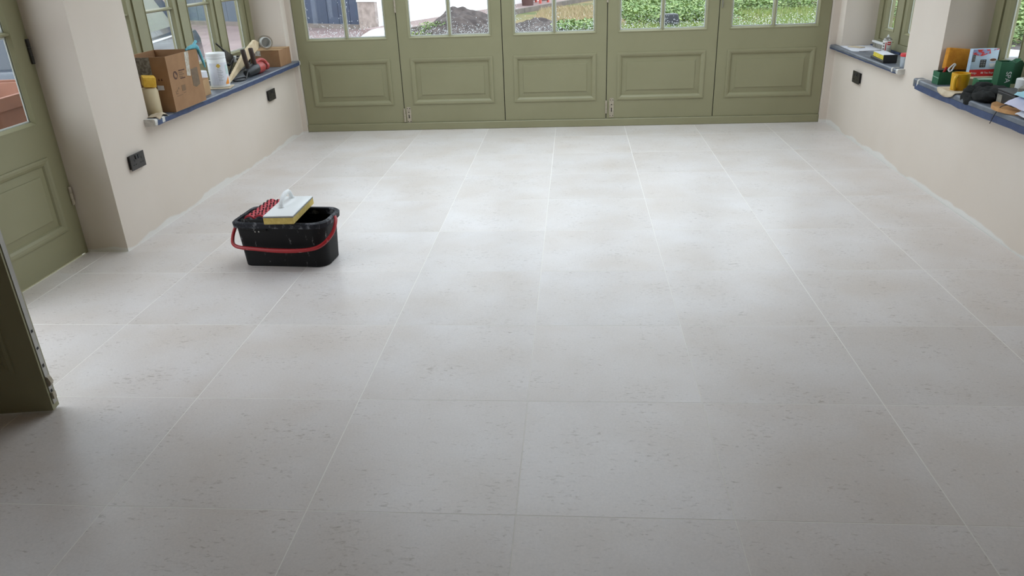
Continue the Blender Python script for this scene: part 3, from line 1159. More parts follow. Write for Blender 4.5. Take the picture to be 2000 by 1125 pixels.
# blue rubber glove over the box corner
gl = thing("rubber_glove", "teal rubber glove draped over the top corner of the large cardboard box", "glove", (-1.608, 3.095, ZL + BZ))
t = B()
t.tube(catmull([(-.012, -.085, .004), (-.004, -.045, .013), (.0, -.01, .015), (.004, .022, .010), (.006, .036, -.016)], 5), [.006, .011, .014, .015, .011], 12)
t.build("palm", "glove_blue", gl, smooth=70)
for k, (ex, ey, ez) in enumerate(((-.016, .095, -.085), (-.004, .078, -.108), (.006, .060, -.120), (.016, .036, -.104))):
    t = B()
    t.tube(catmull([(.003, .012, .008), (.006 + ex * .5, .020 + ey * .25, -.010), (.006 + ex * .8, .016 + ey * .65, ez * .55), (.006 + ex, .014 + ey, ez)], 5), [.0085, .0085, .0082, .0078, .0055], 10)
    t.build("finger", "glove_blue", gl, smooth=70)
t = B()
t.tube(catmull([(-.004, .0, .018), (-.010, .030, .026), (-.014, .056, .032), (-.016, .072, .038)], 4), [.007, .008, .009, .0095], 10)
t.build("cuff", "glove_blue", gl, smooth=70)

# small kraft carton behind the big box
t = thing("small_carton", "small plain kraft carton tucked behind the large open box", "box", (-1.672, 3.195, ZL))
B().box(-.11, 0, 0, .145, .0005, .108, .001).build("body", "cardboard_lt", t)
B().box(-.111, .0006, .0, .146, .104, .1085).build("lid_flap", "cardboard", t)

# white paper roll
t = thing("paper_roll", "white paper roll standing behind the white tub", "paper roll", (-1.792, 3.452, ZL))
B().lathe([(.018, 0), (.056, 0), (.057, .003), (.057, .131), (.055, .134), (.020, .134), (.018, .130), (.018, 0)], 28).build("roll", "white_paper", t, smooth=40)
B().lathe([(.0155, .001), (.0178, .001), (.0178, .137), (.0155, .137), (.0155, .001)], 20).build("core", "cardboard", t, smooth=40)

# white tub with label on a scrap of card
tb0 = B().box(-.10, .085, -.085, .075, 0, .006, .001)
tag(at(tb0.build("card_scrap", "paper_beige"), (-1.728, 3.60, ZL + .0005), .2), "flat beige card scrap under the white tub", "card")
TB = (-1.722, 3.608, ZL + .007)
tb = thing("white_tub", "tall white screw-top tub with yellow emblem and orange corner on its label", "tub", TB)
B().lathe([(0, 0), (.060, 0), (.064, .004), (.0645, .186), (.061, .192), (.0, .192)], 36).build("body", "white_plastic", tb, smooth=40)
B().lathe([(.0625, .192), (.0645, .194), (.0645, .206), (.062, .209), (.0645, .212), (.0645, .226), (.061, .230), (0, .230)], 36).build("lid", "white_plastic", tb, smooth=30)


def wrap(name, a0, a1, z0, z1, m, r=.0648, n=10, slant=0.0):
    t = B()
    A = []
    for k in range(n + 1):
        a = a0 + (a1 - a0) * k / n
        zt = z1 - slant * (1 - k / n)
        A.append([t.bm.verts.new((rr * math.cos(a), rr * math.sin(a), z)) for rr, z in ((r, z0), (r, zt), (r + .0004, zt), (r + .0004, z0))])
    for p, q in zip(A, A[1:]):
        for k in range(4):
            t.bm.faces.new((p[k], p[(k + 1) % 4], q[(k + 1) % 4], q[k]))
    t.bm.faces.new(A[0])
    t.bm.faces.new(A[-1][::-1])
    return t.build(name, m, tb)


ang0 = math.atan2(-1.647 - TB[1], .766 - TB[0])
wrap("label", ang0 - .9, ang0 + 1.5, .018, .165, "white_paper")
wrap("orange_corner", ang0 + .62, ang0 + 1.12, .020, .075, "orange_print", .0653, slant=.045)
wrap("teal_stripe", ang0 + .85, ang0 + 1.3, .085, .150, "teal_print", .0653)
wrap("emblem", ang0 - .13, ang0 + .30, .142, .152, "yellow_print", .0653)
wrap("emblem", ang0 - .02, ang0 + .20, .134, .160, "yellow_print", .0653)
for k in range(8):
    wrap("print_line", ang0 - .10, ang0 + (.25 + .12 * ((k * 7) % 3)), .124 - k * .011, .1275 - k * .011, "print_line", .0653)

# skeleton sealant gun
cg = thing("sealant_gun", "black skeleton sealant gun lying behind the white tub", "sealant gun", (-1.868, 4.10, ZL))
B().tube([(.0, -.135, .262), (.0, -.02, .197), (.0, .115, .122)], .0065, 8).build("plunger_rod", "black_metal", cg, smooth=60)
B().tube(catmull([(.0, -.02, .190), (.0, -.04, .12), (.0, .02, .09), (.0, .09, .122)], 4), .010, 8).build("handle", "black_plastic", cg, smooth=60)
t = B()
t.prism([(-.14, .118), (.10, .105), (.115, .145), (-.02, .205)], -.006, .006, lambda u, v, w: (w, u, v))
t.build("trigger_plate", "black_metal", cg)
B().box(-.02, .02, .105, .132, .095, .142, .003).build("collar", "white_plastic", cg)
for sx in (-.024, .024):
    B().tube(catmull([(sx, .12, .118), (sx, .24, .125), (sx, .335, .10), (sx, .355, .07), (sx, .30, .045), (sx, .0, .018), (sx, -.10, .014)], 5), .0075, 8).build("cradle_bar", "black_metal", cg, smooth=60)
B().tube([(.0, .12, .118), (.0, .0, .03)], .0055, 8).build("strut", "black_metal", cg)

# timber offcut leaning behind the tools
t = B()
mxw = Matrix.Translation((0, 0, 0))
t.prism([(-.02, .0), (.45, .088), (.80, .150), (.84, .195), (.74, .225), (.44, .165), (.02, .028)], -.012, .012, lambda u, v, w: (w - u * .10, u, v), .002)
tag(at(t.build("timber_offcut", "wood"), (-1.745, 3.80, ZL + .0015)), "long pale timber offcut leaning behind the red power tool", "timber")

# red and black power tool
pt = thing("power_tool", "red and black power tool with dark upright handles on the long sill", "power tool", (-1.705, 4.15, ZL))
t = B()
t.tube([(0, -.115, .034), (0, -.10, .036), (0, .02, .046), (0, .06, .046)], [.022, .032, .042, .043], 18)
t.build("motor_housing", "black_plastic", pt, smooth=40)
t = B()
t.tube([(0, .058, .046), (0, .08, .046), (0, .16, .043), (0, .175, .043)], [.044, .046, .045, .038], 18)
t.build("gear_housing", "red_tool", pt, smooth=40)
t = B()
t.tube(catmull([(.004, .06, .088), (.006, .14, .100), (.008, .22, .086), (.010, .27, .05), (.010, .27, .025)], 4), [.010, .013, .015, .016, .014], 10)
t.build("guard", "red_tool", pt, smooth=60)
B().cyl((.006, .17, .042), (.006, .232, .042), .020, .018, 16).build("chuck", "steel", pt, smooth=40)
B().tube([(.006, .228, .042), (.006, .262, .040), (.006, .272, .040)], [.03, .032, .024], 16).build("nose", "red_tool", pt, smooth=40)
for k, (x, y, ty, h) in enumerate(((.004, -.085, -.125, .210), (.012, .036, .002, .205))):
    t = B()
    t.tube([(x, y, .07), (x, (y + ty) / 2, .13), (x, ty, h - .006), (x, ty, h)], [.0165, .0175, .018, .014], 12)
    t.build("handle", "brown_handle", pt, smooth=40)
B().tube(catmull([(.01, -.10, .055), (.02, -.18, .012), (.03, -.24, .006), (.0, -.30, .006), (-.05, -.26, .007), (-.04, -.18, .008), (.01, -.16, .012), (.03, -.22, .016)], 6), .0055, 8).build("power_cord", "black_plastic", pt, smooth=60)

# lidded cardboard box at the far end of the sill
b2 = thing("cardboard_box", "shallow cardboard box closed with clear tape in the far corner of the long sill", "box", (-1.655, 4.612, ZL))
BB = .262
B().box(-.225, 0, 0, BB, .0005, .130, .001).build("body", "cardboard", b2)
t = B()
t.box(-.226, .0012, -.001, BB * .5 - .002, .1305, .134)
t.build("lid_flap", "cardboard_lt", b2)
t = B()
t.prism([(.0, .1305), (BB * .5, .1335), (BB * .5, .1375), (.0, .1345)], -.226, .0012, lambda u, v, w: (w, BB - u, v))
t.build("lid_flap", "cardboard_lt", b2)
B().box(-.20, -.155, -.0016, -.0006, .092, .131).build("clear_tape", "clear_tape", b2)

tr = thing("tape_roll", "roll of clear packing tape standing on the corner cardboard box", "tape", (-1.775, 4.665, ZL + .1365), math.radians(38))
mxr = Matrix.Translation((0, .024, .056)) @ Matrix.Rotation(PI / 2, 4, 'X')
B().lathe([(.040, 0), (.055, 0), (.055, .048), (.040, .048), (.040, 0)], 30, mx=mxr).build("tape", "clear_plastic", tr, smooth=40)
B().lathe([(.0385, -.001), (.041, -.001), (.041, .049), (.0385, .049), (.0385, -.001)], 30, mx=mxr).build("core", "white_plastic", tr, smooth=40)

# ------------------------------------------------------------------ things on the far right sill
t = B()
t.prism([(2.905, 4.87), (2.888, 4.545), (2.93, 4.50), (3.145, 4.44), (3.145, 4.86)], 0, .003, lambda u, v, w: (u - 3.0, v - 4.65, w))
tag(at(t.build("white_board", "white_paper"), (3.0, 4.65, ZF + .0006)), "flat white sheet covering the far part of the sill by the folding doors", "sheet")
t = B().box(-.06, .06, -.03, .03, 0, .006, .0008)
tag(at(t.build("cork_strip", "paper_beige"), (2.985, 4.74, ZF + .0042), 2.1), "small brownish card piece lying on the white sheet", "card")
t = B().prism([(-.10, 0), (.10, -.02), (.10, -.016), (-.10, .004)], 0, .003, lambda u, v, w: (u, v, w))
tag(at(t.build("pencil_line_strip", "print_dark"), (3.02, 4.50, ZF + .0042), .18), "thin dark strip along the edge of the white sheet", "strip")

ca = thing("spray_can", "white aerosol can with red printed label on the sill by the folding doors", "aerosol can", (3.085, 4.395, ZF))
B().lathe([(0, 0), (.030, 0), (.032, .003), (.032, .088), (.030, .092), (0, .092)], 28).build("body", "can_white", ca, smooth=40)
B().lathe([(.030, .092), (.0315, .094), (.0315, .0965), (.026, .104), (.018, .109), (.018, .112), (0, .112)], 28).build("shoulder", "steel", ca, smooth=30)
B().lathe([(0, .112), (.008, .112), (.008, .121), (.0055, .123), (.0055, .131), (0, .132)], 14).build("nozzle", "white_plastic", ca, smooth=40)


def canwrap(name, a0, a1, z0, z1, m, r=.0323, n=8):
    t = B()
    A = []
    for k in range(n + 1):
        a = a0 + (a1 - a0) * k / n
        A.append([t.bm.verts.new((rr * math.cos(a), rr * math.sin(a), z)) for rr, z in ((r, z0), (r, z1), (r + .0004, z1), (r + .0004, z0))])
    for p, q in zip(A, A[1:]):
        for k in range(4):
            t.bm.faces.new((p[k], p[(k + 1) % 4], q[(k + 1) % 4], q[k]))
    t.bm.faces.new(A[0])
    t.bm.faces.new(A[-1][::-1])
    t.build(name, m, ca)


ac = math.atan2(-1.647 - 4.395, .766 - 3.085)
canwrap("red_print", ac + .05, ac + .85, .060, .084, "tea_red")
canwrap("white_lettering", ac + .15, ac + .7, .068, .075, "can_white", .0329)
canwrap("dark_stripe", ac - .35, ac - .15, .004, .078, "tin_red")
for k in range(4):
    canwrap("print_block", ac - 1.0, ac - .55, .008 + k * .02, .015 + k * .02, "print_dark")
canwrap("print_block", ac + .1, ac + .9, .022, .026, "print_line")
canwrap("print_block", ac + .1, ac + .7, .034, .038, "print_line")

t = thing("sealant_nozzle_strip", "white plastic strip propped along the foot of the casement behind the spray can", "strip", (3.125, 4.66, ZF + .0))
B().box(-.012, .012, -.125, .125, .036, .052, .004, 2).build("strip", "white_plastic", t)
B().box(-.010, .010, -.12, .10, .001, .0365, .002).build("packing_block", "grey_dirty", t)

pd = thing("sponge_tray", "black tray holding a stack of yellow scouring pads on the far right sill", "tray", (2.93, 4.03, ZF), math.radians(-4))
B().box(-.045, .045, -.165, .135, .0005, .018, .003).build("tray", "black_plastic", pd)
B().box(-.045, .045, -.165, -.158, .012, .056, .001, 1, Matrix.Rotation(math.radians(0), 4, 'X')).build("end_wall", "black_plastic", pd)
for k in range(3):
    B().box(-.038, .040, -.145 + .004 * k, .105 - .004 * k, .0185 + .010 * k, .0278 + .010 * k, .002).build("pad", "yellow_pad", pd)
B().box(-.039, .041, -.14, .098, .0485, .0515, .001).build("sheet", "white_paper", pd)

rt = thing("clear_pot", "small translucent pot with a red lid half hidden by the right window pier", "pot", (2.955, 3.705, ZF))
B().lathe([(0, 0), (.028, 0), (.033, .050), (.034, .066), (.0, .066)], 24).build("pot", "clear_tub", rt, smooth=40)
B().lathe([(0, .066), (.036, .066), (.036, .082), (.033, .086), (0, .086)], 24).build("lid", "tea_red", rt, smooth=40)

# ------------------------------------------------------------------ things on the near right sill
gt = thing("green_tin", "open dark green carton in the far corner of the right edge sill", "carton", (2.885, 3.035, ZN))
gw, gd, gh = .105, .080, .072
for (x0, x1, y0, y1) in ((0, gw, 0, .003), (0, gw, gd - .003, gd), (0, .003, .003, gd - .003), (gw - .003, gw, .003, gd - .003)):
    B().box(x0, x1, y0, y1, .0005, gh).build("panel", "green_box", gt)
B().box(.003, gw - .003, .003, gd - .003, .0005, .004).build("base", "green_box", gt)
B().prism([(0, .036), (gd, .040), (gd, .0435), (0, .0395)], 0, .0006, lambda u, v, w: (-w - .0002, u, v)).build("crease", "green_edge", gt)

kt = thing("filler_tube", "red tube with white loop cap sticking out of the dark green carton", "tube", (2.915, 3.042, ZN + .01))
B().tube([(0, .035, .0), (.004, .020, .048), (.010, .008, .088)], [.008, .009, .006], 10).build("tube", "tin_red", kt, smooth=50)
B().tube(catmull([(.016, -.004, .076), (.022, -.010, .066), (.034, -.008, .070), (.046, .0, .090), (.054, .002, .100), (.048, .004, .106), (.036, .002, .096), (.024, .0, .084), (.016, -.004, .076)], 4), .0045, 8).build("loop_cap", "white_plastic", kt, smooth=60)

t = B().box(-.055, .085, -.055, .045, 0, .062, .003)
t = t.build("black_case", "black_plastic")
tag(at(t, (3.052, 3.06, ZN + .0008)), "flat black case under the ochre sponge", "case")

t = B()
t.box(-.074, .074, -.024, .024, 0, .118, .006, 3, Matrix.Rotation(math.radians(-7), 4, 'X') @ Matrix.Rotation(math.radians(6), 4, 'Y'))
tag(at(t.build("tile_sponge", "sponge_ochre", smooth=40), (2.992, 3.074, ZN + .079)), "big ochre tile sponge standing against the window reveal", "sponge")

t = B().box(-.085, .078, -.05, .04, 0, .054, .002)
tag(at(t.build("board_stack", "paper_beige"), (3.078, 2.952, ZN + .0008)), "stack of beige card under the tea packet", "card")

te = thing("tea_packet", "blue and red tea packet with a cup picture standing at the right window", "packet", (3.085, 2.965, ZN + .0552), math.radians(3))
tw, th_, td = .146, .150, .034
B().box(-tw / 2, tw / 2, 0, td, 0, th_, .0015).build("carton", "tea_blue", te)
fT = lambda u, v, w: (u, -w - .0003, v)
patch("red_band", [(-tw / 2, .001), (tw / 2, .001), (tw / 2, .038), (-tw / 2, .038)], "tea_red", te, fT)
patch("flower_print", [(-tw / 2 + .002, .122), (-.02, .112), (.028, .126), (.02, .148), (-tw / 2 + .002, .149)], "tea_flower", te, fT)
patch("corner_print", [(.040, .140), (.071, .146), (.071, .1495), (.045, .1495)], "tea_flower", te, fT)
for (u, v, w_, h_) in ((-.070, .082, .017, .036), (-.022, .050, .033, .042)):
    pb = patch("black_square", [(u, v), (u + w_, v), (u + w_, v + h_), (u, v + h_)], "print_black", te, fT)
    rq = random.Random(int(w_ * 1e4))
    for k in range(4):
        z = v + h_ * (.14 + k * .22)
        for q in range(2):
            a = u + w_ * (.12 + q * .42)
            B().tube([fT(a, z, .0008), fT(a + w_ * .12, z + h_ * .1, .0008), fT(a + w_ * .2, z - .001, .0008), fT(a + w_ * .32, z + h_ * .08, .0008)], .0009, 5).build("white_scribble", "white_plastic", pb)
cupm = lambda u, v, w: fT(u, v, w)
patch("cup_print", [(.030, .070), (.066, .072), (.060, .052), (.038, .050)], "white_plastic", te, fT)
patch("tea_print", circ(.048, .090, .018, .007), "tea_brown", te, fT, .0010)
patch("saucer_print", circ(.048, .088, .022, .010), "white_plastic", te, fT, .0007)
RXm = lambda x, z, r=0.0: Matrix.Translation((x, -.0012, z)) @ Matrix.Rotation(PI / 2, 4, 'X') @ Matrix.Rotation(r, 4, 'Z')
text("lettering", "Ridge", .0145, "white_plastic", te, RXm(-.046, .019))
text("lettering", "80 Tea Bags", .0145, "white_plastic", te, RXm(.028, .019))

mg = thing("yellow_mug", "yellow mug with a chunky handle in front of the ochre sponge", "mug", (2.912, 2.835, ZN))
t = B()
t.lathe([(0, 0), (.040, 0), (.042, .003), (.047, .096), (.045, .098), (.043, .096), (.038, .006), (0, .006)], 28)
t.build("body", "mug_yellow", mg, smooth=40)
t = B()
hd = Vector((-.72, -.69, 0)).normalized()
t.tube(catmull([hd * .040 + Vector((0, 0, .084)), hd * .062 + Vector((0, 0, .082)), hd * .070 + Vector((0, 0, .060)), hd * .062 + Vector((0, 0, .024)), hd * .040 + Vector((0, 0, .014))], 5), .0085, 10)
t.build("handle", "mug_yellow", mg, smooth=60)

g2 = thing("green_carton", "low pale green carton with torn top beside the yellow mug", "carton", (2.985, 2.78, ZN), math.radians(-6))
for (x0, x1, y0, y1) in ((0, .115, 0, .003), (0, .115, .077, .08), (0, .003, .003, .077), (.112, .115, .003, .077)):
    B().box(x0, x1, y0, y1, .0005, .066).build("panel", "green_box_lt", g2)
B().prism([(0, 0), (.06, .004), (.11, -.006), (.10, .045), (.04, .055), (.004, .05)], .0655, .0672, lambda u, v, w: (u, v, w)).build("torn_flap", "green_edge", g2)

g3 = thing("green_carton", "tall dark green carton standing on end with white lettering at the right window", "carton", (3.012, 2.640, ZN + .0), math.radians(-4))
for (x0, x1, y0, y1) in ((0, .066, 0, .002), (0, .066, .068, .07), (0, .002, .002, .068), (.064, .066, .002, .068)):
    B().box(x0, x1, y0, y1, .0005, .178).build("panel", "green_box", g3)
B().prism([(.0, .170), (.07, .168), (.066, .188), (.02, .192), (.004, .184)], 0, .0015, lambda u, v, w: (.066 + .028 * (v - .168) / .02 + w, u, v)).build("flap", "green_box", g3)
B().prism([(.064, .06), (.12, .06), (.125, .165), (.112, .182), (.064, .178)], .03, .032, lambda u, v, w: (u, w, v)).build("side_flap", "green_box", g3)
text("lettering", "SPA", .036, "white_plastic", g3, Matrix.Translation((.045, -.0012, .100)) @ Matrix.Rotation(PI / 2, 4, 'X') @ Matrix.Rotation(-PI / 2, 4, 'Z'))

t = B()
t.lathe([(.02, 0), (.05, 0), (.05, .11), (.048, .112), (.02, .112), (.02, 0)], 24, mx=Matrix.Translation((0, 0, 0)))
wr = thing("white_roll", "white roll behind the tall green carton against the window", "roll", (3.085, 2.50, ZN))
o = t.build("roll", "white_plastic", wr, smooth=40)
B().lathe([(.0178, .001), (.0198, .001), (.0198, .116), (.0178, .116), (.0178, .001)], 18).build("core", "cardboard", wr, smooth=40)


def drape(name, ya, yb, x_in, x_front, zt, drop, mname, label, cat, wav=.003, cut=0.0, th=.0014, seed=0):
    """sheet lying on the sill and bending down over its front edge"""
    t = B()
    N, K = 14, 14
    rows = []
    for i in range(N + 1):
        v = i / N
        y = ya + (yb - ya) * v
        rim = math.sin(PI * v) ** .5 if 0 < v < 1 else 0
        row = []
        for k in range(K + 1):
            u = k / K
            ln = (x_in - x_front) + drop * (cut + (1 - cut) * rim)
            sdist = u * ln
            flat = x_in - x_front
            if sdist < flat:
                x, z = x_in - sdist, zt
                z += wav * (1 + noise.noise((u * 3, v * 3, seed))) * .5
            else:
                x, z = x_front - .0035 * min(1, (sdist - flat) / .01), zt - (sdist - flat)
            row.append(t.bm.verts.new((x - x_front, y - (ya + yb) / 2, z - zt)))
        rows.append(row)
    for a, c in zip(rows, rows[1:]):
        for k in range(K):
            t.bm.faces.new((a[k], a[k + 1], c[k + 1], c[k]))
    o = t.build(name, mname, smooth=50)
    o.modifiers.new("thickness", 'SOLIDIFY').thickness = th
    return tag(at(o, (x_front, (ya + yb) / 2, zt)), label, cat)


drape("sandpaper_sheet", 2.725, 2.945, 2.97, 2.846, ZN + .003, .034, "paper_beige", "pale pinkish sheet curling over the sill edge below the yellow mug", "sheet", seed=2)
# black rag heap
t = B()
for (x, y, z, r, sx, sy, sz) in ((.0, .10, .018, .045, .9, 1.2, .6), (.03, .02, .030, .055, 1.0, 1.3, .6), (-.012, -.05, .020, .05, .9, 1.6, .55), (.05, .09, .038, .05, 1.0, 1.2, .75), (.07, -.04, .035, .055, 1.1, 1.4, .7), (-.040, .05, -.006, .035, .5, 2.0, .8)):
    t.ico((x, y, max(z, r * sz * .98 - .002) if x > -.03 else z), r, 3, (sx, sy, sz))
for v in t.bm.verts:
    d = noise.noise(v.co * 34) * .016 + noise.noise(v.co * 80) * .006
    v.co += v.normal * d
    if v.co.x > -.045:
        v.co.z = max(v.co.z, .0008)
rg = t.build("black_rag", "black_cloth", smooth=80)
tag(at(rg, (2.902, 2.562, ZN)), "bunched black cloth hanging over the sill edge beside the pale sheet", "cloth")

bc = thing("black_toolbox", "black plastic case with a grey label lying beside the papers", "case", (2.935, 2.315, ZN), math.radians(-3))
B().box(-.03, .05, -.075, .11, .0005, .072, .004, 2).build("body", "black_plastic", bc)
B().box(-.032, .052, -.077, .112, .0722, .082, .002).build("lid", "black_plastic", bc)
B().box(-.0312, -.0302, .050, .102, .016, .056).build("label", "grey_dirty", bc)
MATS["print_grey"]
t = B()
t.prism([(-.085, 0), (.075, .012), (.08, .032), (-.08, .024)], -.016, .016, lambda u, v, w: (w + .2 * u, u, v), .002)
tag(at(t.build("grey_bracket", "grey_dirty"), (2.985, 2.32, ZN + .083), -.5), "dusty grey metal bracket lying on the black case", "bracket")
t = B()
t.tube([(0, -.12, .0), (0, -.02, .004), (0, .06, .008), (0, .09, .008)], [.020, .022, .019, .012], 12)
tag(at(t.build("black_torch", "black_plastic", smooth=40), (3.05, 2.20, ZN + .106)), "black tool handle behind the papers at the right edge", "tool")
t = B().box(-.04, .04, -.14, .12, 0, .085, .003)
tag(at(t.build("black_carton", "black_plastic"), (3.05, 2.20, ZN + .0008)), "dark carton behind the papers at the right edge", "carton")

# wooden offcuts along the edge
def wood_piece(label, y0, y1, xf, xb, z0, loc):
    t = B()
    N = 14
    pts = []
    for k in range(N + 1):
        u = k / N
        pts.append((xf + (xb - xf) * (1 - math.sin(PI * u) ** .6), y0 + (y1 - y0) * u))
    t.prism(pts, 0, .018, lambda u, v, w: (u, v, w), .002)
    return tag(at(t.build("wood_offcut", "wood_orange"), loc), label, "offcut", group="curved wooden offcuts on the right edge sill")


wood_piece("rounded wooden offcut on the sill edge under the folded papers", -.155, .155, -.028, .055, 0, (2.862, 2.262, ZN + .0008))
wood_piece("second wooden offcut cut off by the right edge of the picture", -.10, .10, -.018, .055, 0, (2.866, 1.985, ZN + .0008))


def paper(name, mname, label, loc, w, d, rot, tilt, seed, amp=.012, cat="papers"):
    t = B()
    N = 12
    rows = []
    for i in range(N + 1):
        row = []
        for j in range(N + 1):
            u, v = i / N - .5, j / N - .5
            z = amp * noise.noise((u * 3 + seed, v * 3, seed)) + amp * .5 * noise.noise((u * 8, v * 8 + seed, 2))
            row.append(t.bm.verts.new((u * w, v * d, z)))
        rows.append(row)
    for a, c in zip(rows, rows[1:]):
        for k in range(N):
            t.bm.faces.new((a[k], a[k + 1], c[k + 1], c[k]))
    o = t.build(name, mname, smooth=70)
    o.modifiers.new("thickness", 'SOLIDIFY').thickness = .0012
    o.location = loc
    o.rotation_euler = (tilt[0], tilt[1], rot)
    return tag(o, label, cat)


paper("folded_paper", "paper_lilac", "crumpled pale lilac paper sheet on top of the right edge sill clutter", (2.905, 2.095, ZN + .070), .13, .24, .05, (.05, -.42), 3)
paper("blue_paper", "paper_blue", "pale blue paper sheet tucked behind the lilac paper", (2.935, 2.10, ZN + .102), .10, .25, .03, (.03, -.50), 9)
paper("white_paper_sheet", "white_paper", "white paper edge below the lilac paper at the right edge", (2.885, 2.02, ZN + .036), .11, .16, -.1, (.0, -.28), 5, .006)
t = B()
t.tube(catmull([(2.895, 2.215, .030 + ZN), (2.868, 2.225, .036 + ZN), (2.845, 2.245, .022 + ZN), (2.838, 2.27, -.02 + ZN), (2.836, 2.292, -.068 + ZN)], 6), .0022, 6)
for v in t.bm.verts:
    v.co -= Vector((2.84, 2.25, ZN))
tag(at(t.build("cable_tie", "black_plastic", smooth=60), (2.84, 2.25, ZN)), "thin black cable tie hanging over the blue tape at the right edge", "cable tie")

# ------------------------------------------------------------------ outdoors
GZ = -.10
# line of the raised path: starts near the earth heap and runs away beside the white house
PD = Vector((.40, .917, 0)).normalized()
PN = Vector((PD.y, -PD.x, 0))            # towards the garden
W0 = Vector((-3.40, 16.05, 0))            # corner of the white house and the blue-door outbuilding
FD = Vector((-.872, .49, 0))              # along the outbuilding's front, going left


def poly_obj(name, pts, z0, z1, m, label, cat, kind="structure"):
    t = B()
    c = sum((Vector((p[0], p[1], 0)) for p in pts), Vector()) / len(pts)
    t.prism([(p[0] - c.x, p[1] - c.y) for p in pts], z0 - z1, 0, lambda u, v, w: (u, v, w))
    return tag(at(t.build(name, m), (c.x, c.y, z1)), label, cat, kind=kind)


poly_obj("ground_paving", [(-40, -8), (-2.06, -8), (-2.06, 5.26), (-1.0, 5.26), (-1.0, 12.6), (-3.2, 14.0), (-2.9, 15.3), (-3.5, 16.2), (-40, 37)], GZ - .2, GZ, "paving", "pinkish paved yard outside the left windows", "paving")
poly_obj("ground_garden", [(-1.0, 5.26), (3.28, 5.26), (3.28, -8), (40, -8), (40, 45), (10.2, 45), (-2.9, 15.3), (-3.2, 14.0), (-1.0, 12.6)], GZ - .2, GZ, "lawn", "rough grass and bare earth garden outside the folding doors", "lawn")
# raised path and kerb
t = B()
L0, L1 = -1.0, 32.0
a, c_, d_, e_ = W0 + PD * L0, W0 + PD * L1, W0 + PD * L1 + PN * .92, W0 + PD * L0 + PN * .92
t.prism([(a.x, a.y), (c_.x, c_.y), (d_.x, d_.y), (e_.x, e_.y)], GZ - .1, GZ + .12, lambda u, v, w: (u, v, w))
o = t.build("path", "path")
tag(o, "pinkish raised path along the foot of the white house", "path", kind="structure")
kr = thing("kerb", "grey kerb stones edging the raised path", "kerb", (e_.x, e_.y, GZ), kind="structure")
for k in range(34):
    p0 = PN * .005 + PD * (k * .95)
    p1 = p0 + PD * .935
    q1, q0 = p1 + PN * .11, p0 + PN * .11
    B().prism([(p0.x, p0.y), (p1.x, p1.y), (q1.x, q1.y), (q0.x, q0.y)], -.05, .125, lambda u, v, w: (u, v, w)).build("kerb_stone", "kerb", kr)

# white house
t = B()
a, c_ = W0, W0 + PD * 30
d_, e_ = c_ - PN * .3, a - PN * .3
t.prism([(a.x, a.y), (c_.x, c_.y), (d_.x, d_.y), (e_.x, e_.y)], GZ, 4.6, lambda u, v, w: (u, v, w))
hs = tag(t.build("white_house", "render_white"), "white rendered house wall rising behind the earth heap", "house")

# outbuilding with the blue doors
ob = thing("outbuilding", "roughcast outbuilding with wide blue doors and a pale downpipe across the yard", "building", (W0.x, W0.y, GZ))
FN = Vector((-FD.y, FD.x, 0))
if FN.y > 0:
    FN = -FN                             # faces the room


def fbox(s0, s1, z0, z1, d0, d1):
    """box along the front: s metres left of the corner, d metres proud of the face"""
    t = B()
    pts = []
    for s_, d in ((s0, d0), (s1, d0), (s1, d1), (s0, d1)):
        p = FD * s_ + FN * d
        pts.append((p.x, p.y))
    t.prism(pts, z0, z1, lambda u, v, w: (u, v, w))
    return t


fbox(.02, .95, 0, 3.6, -.3, 0).build("wall", "render_pink", ob)
fbox(.95, 3.2, 2.5, 3.6, -.3, 0).build("wall", "render_pink", ob)
fbox(3.2, 5.0, 0, 3.6, -.3, 0).build("wall", "render_pink", ob)
fbox(5.0, 7.6, 2.5, 3.6, -.3, 0).build("wall", "render_pink", ob)
fbox(7.6, 24, 0, 3.6, -.3, 0).build("wall", "render_pink", ob)
fbox(.02, .95, .60, .66, 0, .02).build("string_course", "band_white", ob)
fbox(3.2, 5.0, .66, .72, 0, .02).build("string_course", "band_white", ob)
fbox(.95, 24, 0, .10, -.12, .02).build("plinth", "kerb", ob)
for k in range(6):
    fbox(.95 + k * .375, .95 + (k + 1) * .375 - .012, .10, 2.5, -.16, -.10).build("door_board", "door_blue", ob)
for k in range(6):
    fbox(5.0 + k * .433, 5.0 + (k + 1) * .433 - .012, .10, 2.5, -.16, -.10).build("door_board", "door_slate", ob)
p = FD * .16 + FN * .07
B().cyl((p.x, p.y, .06), (p.x, p.y, 3.5), .052, n=14).build("downpipe", "pipe_white", ob, smooth=40)
for z in (.5, 1.3):
    B().cyl((p.x, p.y, z), (p.x, p.y, z + .06), .062, n=14).build("pipe_collar", "pipe_white", ob, smooth=40)

# rounded white tank in the yard
tk = thing("storage_tank", "low rounded white tank with a grey grille at the foot of the leftmost door glass", "tank", (-2.50, 12.45, GZ), .10)
t = B()
prof = [(-.66, 0), (-.64, .10), (-.58, .22), (-.48, .295), (-.34, .325), (-.05, .335), (.03, .29), (.05, 0)]
t.prism(prof, -.4, .4, lambda u, v, w: (u, w, v), .03, 3)
t.build("shell", "tank_white", tk, smooth=50)
B().box(-.30, -.165, -.412, -.398, .135, .235).build("grille", "tank_grille", tk)
for k in range(3):
    B().box(-.29, -.175, -.416, -.410, .15 + k * .028, .162 + k * .028).build("grille_slat", "band_white", tk)


